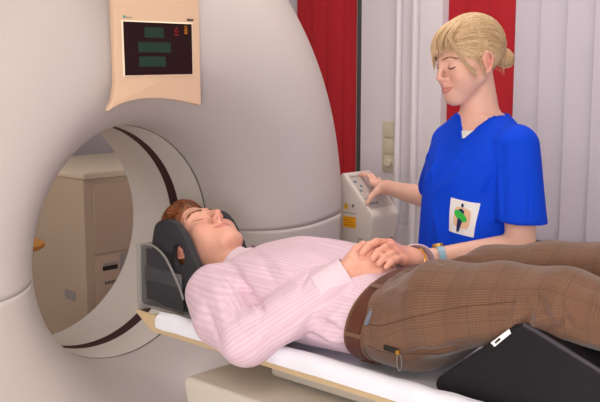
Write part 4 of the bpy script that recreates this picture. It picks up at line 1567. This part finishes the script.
def on_trousers(x, z, lift=.0):
    h = TB.ray_cast(Vector((x, -.5, z)), Vector((0, 1, 0)))
    return np.array(h[0]) + np.array(h[1]) * lift
def stitched(name, pts, r, m, lift=.0006, parent=None, **kw):
    P = [on_trousers(x, z, lift) for x, z in spline(pts, 8)]
    V, Fc = tube_arrays(P, r, 6)
    return mk(name, V, Fc, m, parent or man, smooth='full', **kw)
SEAM = mat('dark_seam', (92, 64, 48), .9)
stitched('side_seam', [(1.10, 1.035), (1.18, 1.045), (1.28, 1.085), (1.38, 1.120), (1.50, 1.150)], .0009, SEAM)
stitched('pocket_seam', [(1.135, .990), (1.18, .985), (1.25, .992), (1.31, 1.005)], .0009, SEAM)
def strap(name, pts, w, m, lift):
    P = [on_trousers(x, z, lift) for x, z in pts]
    bm = bmesh.new()
    f = []
    d = unit(P[-1] - P[0]); nrm = np.array((.1, -1, -.1)); s = unit(np.cross(d, nrm))
    A_ = [bm.verts.new(p + s * w) for p in P]; B_ = [bm.verts.new(p - s * w) for p in P]
    C_ = [bm.verts.new(p + s * w - unit(nrm) * -.003) for p in P]; D_ = [bm.verts.new(p - s * w - unit(nrm) * -.003) for p in P]
    for i in range(len(P) - 1):
        for X_, Y_ in ((A_, B_), (B_, D_), (D_, C_), (C_, A_)):
            bm.faces.new((X_[i], X_[i + 1], Y_[i + 1], Y_[i]))
    bm.faces.new((A_[0], B_[0], D_[0], C_[0])); bm.faces.new((A_[-1], C_[-1], D_[-1], B_[-1]))
    return bmo(name, bm, m, man)
stp = strap('key_strap', [(1.188, 1.000), (1.205, .999), (1.222, .998)], .0055, MT['black'], .003)
c = on_trousers(1.222, .998, .007)
lathe('snap_button', [(0, -.004), (.0052, -.003), (.0056, 0), (0, .001)], c, 'y', MT['gold'], stp, 16)
P = []
c = on_trousers(1.213, .972, .0065)
for a in np.linspace(0, 2 * PI, 25):
    P.append((c[0] + .0062 * math.cos(a), c[1] - .001 * math.sin(a), c[2] + .020 * math.sin(a)))
V, Fc = tube_arrays(P, .0016, 8)
mk('key_clip', V, Fc, MT['steel'], man, label='small steel key clip')

# gold bracelet at the left wrist
d = unit(LD)
u = unit(np.cross(d, LN)); v = np.cross(d, u)
P = [LW + d * .008 + .029 * math.cos(a) * u + .029 * math.sin(a) * v for a in np.linspace(0, 2 * PI, 40)]
V, Fc = tube_arrays(P, .0026, 8)
mk('bracelet', V, Fc, MT['gold'], man, label='thin gold bracelet')

# ------------------------------------------------------------------ the nurse
NO = np.array((.918, .572, 0.0))
NB = Frame(NO, (-.26, -.966, 0), (0, 0, 1))
nurse = empty('person', tuple(NO), 'blonde woman in blue scrubs standing behind the couch, hand on the console', 'person')
def WL(*p):
    return NB.inv(np.array(p, float))
def to_world(V):
    return NO + V @ NB.R.T
NHF = Frame((0.004, .030, 1.600), (.16, .96, -.21), (.03, .21, .98), .97)   # in body coordinates
NSK = skin_mat('skin_fair', (238, 188, 168), (198, 104, 104), (230, 150, 136))
F = Field(axis_grid((-.32, -.13, .0045), (-.13, .13, .0024), (.13, .54, .006), (.54, .80, .0025)),
          axis_grid((-.26, -.12, .0032), (-.12, .17, .0024), (.17, .42, .0035)),
          axis_grid((0, .96, .016), (.96, 1.40, .0034), (1.40, 1.74, .0023)))
add_head(F, NHF, True)
F.apply(cap((0, -.020, 1.40), (.006, .004, 1.545), .056, .0485), .02)
NT = [(.80, 0, .0, .175, .128), (.95, -.01, .005, .155, .118), (1.08, -.01, .01, .140, .102), (1.20, -.01, .015, .146, .113), (1.30, -.008, .01, .148, .106),
      (1.37, -.004, -.002, .140, .083), (1.415, 0, -.012, .115, .066), (1.445, 0, -.018, .070, .054)]
F.apply(loft(2, NT, 2.2), .03)
NSL, NEL, NWL = np.array((-.165, 0, 1.372)), np.array((-.212, .03, 1.110)), WL(.965, .300, 1.086)
NSR, NWR = np.array((.122, 0, 1.366)), WL(.348, .902, 1.162)
NER = WL(.645, .748, 1.166)
for a, b, r0, r1 in ((NSL, NEL, .047, .039), (NEL, NWL, .039, .025), (NSR, NER, .042, .036), (NER, NWR, .037, .0245)):
    F.apply(cap(a, b, r0, r1), .012, pad=.02)
R3 = NB.R.T
d = R3 @ unit((-.88, .40, .10)); n = R3 @ unit((.52, -.12, .82))
paths = {'index': [WL(.252, .914, 1.194), WL(.228, .916, 1.199), WL(.207, .919, 1.196)],
         'middle': [WL(.240, .945, 1.192), WL(.216, .952, 1.190), WL(.200, .955, 1.182)],
         'ring': [WL(.252, .968, 1.178), WL(.234, .982, 1.168), WL(.226, .988, 1.156)],
         'little': [WL(.275, .982, 1.162), WL(.262, .996, 1.150), WL(.258, 1.0, 1.138)]}
add_hand(F, NWR, d, n, 'R', None, [WL(.318, .877, 1.150), WL(.304, .860, 1.128), WL(.296, .850, 1.108)], .92, paths=paths, thumb_abs=True)
d = R3 @ unit((-.93, -.30, -.14)); n = R3 @ unit((-.05, .05, 1))
add_hand(F, NWL, d, n, 'L', {k: (.25, .3, .2) for k in FINGER}, [(.040, .040, -.005), (.062, .056, -.012), (.080, .062, -.018)], .92)
for s in (-1, 1):
    F.apply(cap((s * .085, 0, .86), (s * .085, .01, .48), .088, .055), .03)
    F.apply(cap((s * .085, .01, .48), (s * .085, -.01, .09), .052, .035), .02)
    F.apply(cap((s * .085, -.02, .05), (s * .10, .13, .04), .032, .028), .02)
V, Q = F.net()
V = relax(V, Q, 1, .4)
at = face_attrs(NHF, V)
BVN = BVHTree.FromPolygons([tuple(v) for v in V], [tuple(int(i) for i in q) for q in Q])
def nurse_obj(name, V, Q, m, attrs=None, parent=None, label=None):
    o = body_obj(name, to_world(np.asarray(V)), np.asarray(Q), m, parent or nurse, attrs)
    if label:
        o['label'] = label
    return o
nurse_obj('body', V, Q, NSK, at)
def nurse_mk(name, V, Fc, m, parent=None, **kw):
    return mk(name, to_world(np.asarray(V, float)), Fc, m, parent or nurse, **kw)
# brows and lashes are laid on in body coordinates, then moved into the room
HB = hair_mat('hair_blonde', (176, 132, 88), (250, 222, 180))
NBROW = hair_mat('brow_blonde', (140, 98, 68), (176, 130, 92))
NLASH = mat('lash_dark', (58, 40, 36), .6)
_mk = mk
def mk(name, V, Fc, mats, parent=None, **kw):
    if parent is nurse and kw.pop('local', True):
        V = to_world(np.asarray(V, float))
    return _mk(name, V, Fc, mats, parent, **kw)
for s in (-1, 1):
    eyebrow(NHF, BVN, NBROW, nurse, s, [(.013, .017), (.024, .0225), (.038, .0245), (.049, .0185)], r=.0007, n=80, spread=.002)
    lashes(NHF, BVN, NLASH, nurse, s, -.0040, .0040, .0019)
mk = _mk

# scrub top
SCR = mat('royal_blue_cotton', (3, 70, 222), .8, bump=.12, bscale=700, spec=.2)
F = Field(axis_grid((-.34, .34, .0036)), axis_grid((-.20, .22, .0036)), axis_grid((.72, 1.50, .0036)))
F.apply(loft(2, [(.76, -.012, .0, .185, .145), (.90, -.012, .005, .175, .142), (1.00, -.012, .012, .168, .139), (1.10, -.012, .016, .160, .130), (1.20, -.012, .018, .159, .127), (1.30, -.010, .012, .160, .118),
                 (1.375, -.006, .0, .152, .093), (1.42, 0, -.012, .122, .074), (1.452, 0, -.018, .080, .062)], 2.2), .01)
LSE = np.array((-.208, .020, 1.15)); RSE = NSR + (NER - NSR) * .80
def sleeve(a, b, ra, rb, cut_p, cut_n):
    c, lo, hi = cap(a, b, ra, rb)
    h = half(cut_p, cut_n, lo, hi)[0]
    return (lambda x, y, z: np.maximum(c(x, y, z), h(x, y, z))), lo, hi
F.apply(sleeve(NSL + np.array((.010, 0, -.006)), LSE + np.array((-.004, .002, -.08)), .058, .078, (-.2, .02, 1.174), (.02, .06, -1)), .016)
F.apply(sleeve(NSR + np.array((-.004, 0, -.002)), NER, .052, .051, RSE, RSE - NSR), .018)
# V neck
def vneck(x, y, z):
    return np.maximum(np.abs(x + .030) * 1.0 - (z - 1.386) * .86, -(y + .055)) + 0 * z
F.apply((vneck, np.array((-.13, -.09, 1.30)), np.array((.13, .20, 1.52))), .006, 's', pad=.01)
V, Q = F.net()
N = vnormals(V, Q)
hh_ = wavy(V, 31, 12, 10, 30) * .0028 + wavy(V, 32, 12, 30, 70, (1, 1, .4)) * .0011
for a, b, w_, am in (((-.17, .06, 1.36), (-.13, .13, 1.15), .012, -.008), ((-.10, .12, 1.32), (.02, .15, 1.22), .014, .005), ((.02, .13, 1.33), (.12, .13, 1.20), .014, .005),
                     ((-.235, .06, 1.33), (-.25, .08, 1.18), .010, .005), ((-.20, .09, 1.30), (-.21, .10, 1.16), .010, -.004), ((-.04, .15, 1.10), (-.02, .155, .98), .016, .006),
                     ((.06, .15, 1.15), (.08, .15, 1.0), .016, -.006), ((-.15, .11, 1.08), (-.12, .14, .95), .012, .006), ((.10, .10, 1.36), (.17, .05, 1.25), .012, .005)):
    hh_ = hh_ + fold(V, a, b, w_, am * 1.5)
hh_ = hh_ + folds_at(V, tree(to_world(V), Q), (
    (492, 142, 494, 221, .006, -.010), (499, 150, 501, 220, .007, .006), (527, 134, 529, 219, .0035, -.004), (470, 150, 444, 182, .010, -.005),
    (456, 144, 490, 182, .010, .006), (490, 168, 460, 190, .009, -.005), (433, 205, 440, 248, .010, .006), (446, 200, 448, 246, .010, -.005),
    (440, 140, 432, 180, .008, .005), (505, 130, 520, 150, .008, -.004), (512, 170, 508, 218, .008, .004), (540, 150, 543, 215, .008, .004)), NB.inv)
V = V + N * hh_[:, None]
V = relax(V, Q, 1, .3)
top = nurse_obj('scrub_top', V, Q, SCR)
STB = BVHTree.FromPolygons([tuple(v) for v in V], [tuple(int(i) for i in q) for q in Q])
# white undershirt in the V
F = Field(axis_grid((-.12, .12, .004)), axis_grid((-.1, .18, .004)), axis_grid((1.25, 1.42, .004)))
F.apply(loft(2, [(r[0], r[1], r[2], r[3] + .005, r[4] + .005) for r in NT], 2.2), .01)
F.apply(half((0, .08, 1.403), (0, .2, 1), (-.2, -.2, 1.2), (.2, .2, 1.5)), .004, 'i', pad=1)
F.apply(half((0, 0, 1.26), (0, 0, -1), (-.2, -.2, 1.2), (.2, .2, 1.5)), .004, 'i', pad=1)
F.apply(half((0, .02, 1.3), (0, -1, 0), (-.2, -.2, 1.2), (.2, .2, 1.5)), .004, 'i', pad=1)
V, Q = F.net()
nurse_obj('undershirt', V, Q, MT['white'], label='white undershirt edge')
def band(name, pts, half_w, m, lift, thick=.0016, parent=None):
    """flat strip laid on the front of the scrub top; pts in body (x, z)"""
    P = []
    for x, z in spline(pts, 10):
        h = STB.ray_cast(Vector((x, .5, z)), Vector((0, -1, 0)))
        if h[0] is None:
            continue
        P.append((np.array(h[0]), np.array(h[1])))
    VV, Fc = [], []
    for i, (p, nn) in enumerate(P):
        a = P[max(0, i - 1)][0]; b = P[min(len(P) - 1, i + 1)][0]
        s = unit(np.cross(unit(b - a), nn))
        for q in (p + s * half_w + nn * (lift - thick), p + s * half_w + nn * lift, p - s * half_w + nn * lift, p - s * half_w + nn * (lift - thick)):
            VV.append(q)
    for i in range(len(P) - 1):
        for k in range(4):
            k2 = (k + 1) % 4
            Fc.append((4 * i + k, 4 * i + k2, 4 * i + 4 + k2, 4 * i + 4 + k))
    return nurse_mk(name, VV, Fc, m, parent or nurse)
def patch(name, fn, nx, ny, m, lift, parent=None, label=None, warp=0):
    """fn(u, v) -> body (x, z); a small sheet draped on the scrub top"""
    VV, Fc = [], []
    for i in range(nx + 1):
        for j in range(ny + 1):
            x, z = fn(i / nx, j / ny)
            h = STB.ray_cast(Vector((x, .5, z)), Vector((0, -1, 0)))
            p = np.array(h[0]) if h[0] is not None else np.array((x, .14, z))
            VV.append(p + np.array((0, lift, 0)))
    for i in range(nx):
        for j in range(ny):
            Fc.append((i * (ny + 1) + j, (i + 1) * (ny + 1) + j, (i + 1) * (ny + 1) + j + 1, i * (ny + 1) + j + 1))
    return nurse_mk(name, VV, Fc, m, parent or nurse, smooth='full', label=label)
pocket = patch('chest_pocket', lambda u, v: (-.150 + .165 * u, 1.06 + .185 * v), 22, 20, SCR, .0022)
BX, BZ = -.092, 1.180
bh, bw = .046, .040
def bfn(u, v):
    return (BX + bw * (u - .5) * 2 * .92 - .006 * (v - .5), BZ + bh * (2 * v - 1) + .005 * (u - .5) * 2)
badge = patch('chest_badge', bfn, 10, 10, MT['white'], .0045, label='white square badge with figure emblem')
def bshape(name, poly, m, lift):
    VV = []
    for u, v in poly:
        x, z = bfn(u, v)
        h = STB.ray_cast(Vector((x, .5, z)), Vector((0, -1, 0)))
        VV.append(np.array(h[0]) + np.array((0, lift, 0)))
    return nurse_mk(name, VV, [tuple(range(len(VV)))], m, badge)
def pl_ell(cx_, cy_, rx_, ry_, a=0, n=24, p=2.0):
    out = []
    for t in np.linspace(0, 2 * PI, n + 1)[:-1]:
        c, s = math.cos(t), math.sin(t)
        q = (abs(c) ** p + abs(s) ** p) ** (-1 / p)
        x, y = rx_ * q * c, ry_ * q * s
        out.append((cx_ + x * math.cos(a) - y * math.sin(a), cy_ + x * math.sin(a) + y * math.cos(a)))
    return out
PEACH = mat('peach_print', (236, 196, 160), .7); GREEN = mat('green_print', (50, 190, 70), .7); NAVY = mat('navy_print', (20, 30, 90), .7)
mir = lambda P: [(1 - u, v) for u, v in P]      # the wearer's right is on the viewer's left
bshape('emblem_field', mir(pl_ell(.55, .50, .30, .30, -.05, 28, 5)), PEACH, .0075)
bshape('emblem_torso', mir([(.44, .74), (.54, .77), (.64, .70), (.63, .62), (.58, .48), (.60, .40), (.50, .06), (.44, .10), (.42, .44), (.36, .52), (.36, .60)]), NAVY, .0083)
bshape('emblem_swoosh', mir(pl_ell(.52, .55, .26, .12, -.42, 28, 2.2)), GREEN, .0091)
bshape('emblem_leg', mir([(.44, .48), (.60, .44), (.55, .22), (.47, .06), (.43, .08), (.42, .26)]), NAVY, .0097)
bshape('emblem_head', mir(pl_ell(.545, .865, .050, .060, 0, 18)), NAVY, .0083)
# neckline trim and sleeve seam
band('neck_trim', [(-.084, 1.446), (-.066, 1.425), (-.046, 1.402), (-.0305, 1.384)], .0055, SCR, .0014)
band('neck_trim', [(.026, 1.446), (.010, 1.428), (-.012, 1.404), (-.0295, 1.384)], .0055, SCR, .0014)

# scrub trousers and shoes (behind the couch)
F = Field(axis_grid((-.24, .24, .008)), axis_grid((-.18, .2, .008)), axis_grid((.08, .96, .008)))
F.apply(loft(2, [(.74, 0, 0, .185, .135), (.84, 0, 0, .185, .135), (.94, 0, .002, .178, .13)], 2.2), .01)
for s in (-1, 1):
    F.apply(cap((s * .088, 0, .82), (s * .088, .008, .48), .098, .08), .03)
    F.apply(cap((s * .088, .008, .48), (s * .088, -.005, .12), .08, .07), .02)
V, Q = F.net()
nurse_obj('scrub_trousers', V, Q, SCR)
for s in (-1, 1):
    F = Field(axis_grid((s * .095 - .06, s * .095 + .06, .006)), axis_grid((-.10, .20, .006)), axis_grid((-.01, .12, .006)))
    F.apply(cap((s * .088, -.03, .045), (s * .10, .13, .038), .043, .038), .01)
    F.apply(cap((s * .088, -.03, .06), (s * .092, .03, .06), .043, .04), .02)
    F.apply(half((0, 0, .003), (0, 0, -1), (-.3, -.3, -.1), (.3, .3, .2)), .004, 'i', pad=1)
    V, Q = F.net()
    nurse_obj('shoe', V, Q, MT['white'])

# wristwatch
d = unit(NWL - NEL)
u = unit(np.cross(d, (0, 0, 1))); v = np.cross(d, u)
cw = NWL - d * .022
P = [cw + .0305 * math.cos(a) * u + .0285 * math.sin(a) * v for a in np.linspace(0, 2 * PI, 33)]
VV, Fc = [], []
for i, p in enumerate(P):
    r_ = unit(p - cw)
    for q in (p - d * .009 - r_ * .001, p - d * .009 + r_ * .0016, p + d * .009 + r_ * .0016, p + d * .009 - r_ * .001):
        VV.append(q)
for i in range(32):
    for k in range(4):
        k2 = (k + 1) % 4
        Fc.append((4 * i + k, 4 * i + k2, 4 * i + 4 + k2, 4 * i + 4 + k))
watch = nurse_mk('wristwatch', VV, Fc, mat('pale_blue_strap', (150, 186, 206), .4), label='pale blue wristwatch')
tv_ = unit(-v + .35 * u) if (-v)[2] > 0 else unit(v + .35 * u)
def disc(name, c, ax, r, h, m, parent, n=24):
    a1 = unit(np.cross(ax, d)); a2 = np.cross(ax, a1)
    VV, Fc = [], []
    for hh in (0, h):
        for k in range(n):
            t = 2 * PI * k / n
            VV.append(c + ax * hh + r * (math.cos(t) * a1 + math.sin(t) * a2))
    for k in range(n):
        k2 = (k + 1) % n
        Fc.append((k, k2, n + k2, n + k))
    Fc += [tuple(range(n))[::-1], tuple(n + k for k in range(n))]
    return nurse_mk(name, VV, Fc, m, parent)
disc('watch_case', cw + tv_ * .027, tv_, .0155, .007, MT['gold'], watch)
disc('watch_face', cw + tv_ * .034, tv_, .0130, .0008, mat('pale_dial', (196, 226, 220), .3), watch)

# nurse's hair: drawn back into a low knot, loose fringe
BUN = np.array((0.0, -.118, -.020))
F = Field(axis_grid((-.14, .14, .0028)), axis_grid((-.22, .18, .0028)), axis_grid((1.47, 1.76, .0028)))
F.apply(NHF.ell((0, -.014, .038), (.0790, .1000, .0890)), .005)
F.apply(half(NHF.p(0, .086, .060), NHF.R @ np.array([0, .76, -.65]), (-.3, -.3, 1.3), (.3, .3, 1.8)), .010, 'i', pad=1)
F.apply(NHF.cap((0, -.085, .01), tuple(BUN * np.array((1, .85, 1))), .036, .020), .02)
F.apply(NHF.ell(tuple(BUN), (.025, .022, .026)), .008)
V, Q = F.net()
V = V + vnormals(V, Q) * (wavy(V, 41, 14, 70, 200) * .0010)[:, None]
hair = nurse_obj('hair', V, Q, HB, {'tone': np.clip(.45 + .22 * wavy(V, 42, 10, 60, 240), 0, 1)})
CC, RR = np.array([0, -.014, .038]), np.array([.0805, .1013, .0905])
def onto(x, k=1.0):
    e = (x - CC) / RR
    return CC + e / np.linalg.norm(e) * RR * k
paths = []
for i in range(2300):
    # start along the hairline, run back to the knot
    t = RNG.uniform(-1, 1)
    ang = t * 1.75
    s0 = np.array([math.sin(ang) * .085, math.cos(ang) * .098, .066 - .085 * abs(t) ** 1.3]) + RNG.normal(size=3) * .006
    if RNG.uniform() < .55:
        s0 = s0 + (np.array([s0[0] * .2, -.05, .10]) - s0) * RNG.uniform(0, 1)
    s0 = onto(s0)
    e0 = BUN + RNG.normal(size=3) * np.array([.012, .008, .014]) + np.array([0, .028, 0])
    mid = onto((s0 + e0) / 2 + np.array([0, -.01, .035 * (1 - abs(t))]) + RNG.normal(size=3) * .004)
    P = []
    for u in np.linspace(0, 1, 9):
        x = (1 - u) ** 2 * s0 + 2 * u * (1 - u) * mid + u * u * e0
        if x[1] > -.10:
            x = onto(x, 1 + RNG.uniform(0, .008))
        P.append(NHF.p(*x))
    paths.append(P)
for i in range(330):                           # the knot
    a = RNG.uniform(0, 2 * PI); tilt_ = RNG.normal() * .5
    r = RNG.uniform(.019, .027)
    ax = unit(np.array([math.cos(a), .5 * RNG.normal(), math.sin(a)]))
    b1 = unit(np.cross(ax, (0, 1, .2))); b2 = np.cross(ax, b1)
    t0 = RNG.uniform(0, 2 * PI); ln = RNG.uniform(1.2, 3)
    P = [NHF.p(*(BUN + r * (math.cos(t0 + ln * u) * b1 + math.sin(t0 + ln * u) * b2) + np.array([0, 0, -.004]) + ax * .004)) for u in np.linspace(0, 1, 8)]
    if RNG.uniform() < .04:
        P.append(P[-1] + (P[-1] - NHF.p(*BUN)) * .5)
    paths.append(P)
fringe = []
for i in range(520):                           # fringe: full on the far side, thin over the near brow
    x = RNG.uniform(-.80, 1)
    if x < .30 and RNG.uniform() < .62:
        continue
    root = onto(np.array([x * .050 - .004, .045 + RNG.normal() * .008, .125]), 1.01)
    endz = (.006 if x > .45 else .030 + .012 * (.4 - x)) + RNG.normal() * .008
    endx = x * .074
    fy = .110 - .046 * abs(x) ** 2.2
    tip = np.array([endx, fy, endz])
    mid = np.array([endx * .95, fy - .003 + RNG.normal() * .002, .092 + RNG.normal() * .004])
    fringe.append([NHF.p(*((1 - u) ** 2 * root + 2 * u * (1 - u) * mid + u * u * tip)) for u in np.linspace(0, 1, 9)])
for i in range(46):                            # one long lock framing the near cheek
    j = RNG.normal(size=3) * np.array([.002, .0035, .003])
    q0 = onto(np.array([-.028, .060, .125]), 1.012) + j
    pts_ = [q0, np.array([-.052, .083, .080]) + j, np.array([-.068, .074, .035]) + j, np.array([-.0765, .056, -.005]) + j * .8,
            np.array([-.0765, .034, -.036 + RNG.normal() * .006]) + j * .6]
    fringe.append([NHF.p(*q) for q in spline(pts_, 3)])
for s in (-1, 1):                              # wisps before and behind the ear
    for i in range(10):
        r0 = onto(np.array([s * .08, .015 + RNG.normal() * .008, .02 + RNG.normal() * .006]))
        e0 = np.array([s * (.079 + RNG.normal() * .002), .012 + RNG.normal() * .006, -.035 + RNG.normal() * .012])
        paths.append([NHF.p(*(r0 + (e0 - r0) * u + np.array([s * .003 * math.sin(PI * u), 0, 0]))) for u in np.linspace(0, 1, 6)])
        r0 = onto(np.array([s * .05, -.085, -.01])) + RNG.normal(size=3) * .006
        e0 = np.array([s * .043, -.076, -.048 + RNG.normal() * .008])
        paths.append([NHF.p(*(r0 + (e0 - r0) * u)) for u in np.linspace(0, 1, 6)])
VV, Fc, tone = strands(paths, .0008, .0005)
o = nurse_mk('hair_strands', VV, Fc, HB, hair, smooth='full')
set_attr(o.data, 'tone', np.clip(np.array(tone) * .8 + .15, 0, 1))
VV, Fc, tone = strands(fringe, .0010, .0005)
o = nurse_mk('fringe', VV, Fc, HB, hair, smooth='full', label='loose blonde fringe')
set_attr(o.data, 'tone', np.clip(np.array(tone) * .7 + .3, 0, 1))

# ------------------------------------------------------------------ world and colour management
w = bpy.data.worlds.new('world')
SC.world = w
w.use_nodes = True
w.node_tree.nodes['Background'].inputs['Color'].default_value = (.9, .9, .92, 1)
w.node_tree.nodes['Background'].inputs['Strength'].default_value = .6
SC.view_settings.view_transform = 'Standard'
SC.view_settings.look = 'None'
SC.view_settings.exposure = -0.85
SC.view_settings.gamma = 1.0
SC.view_settings.use_curve_mapping = False
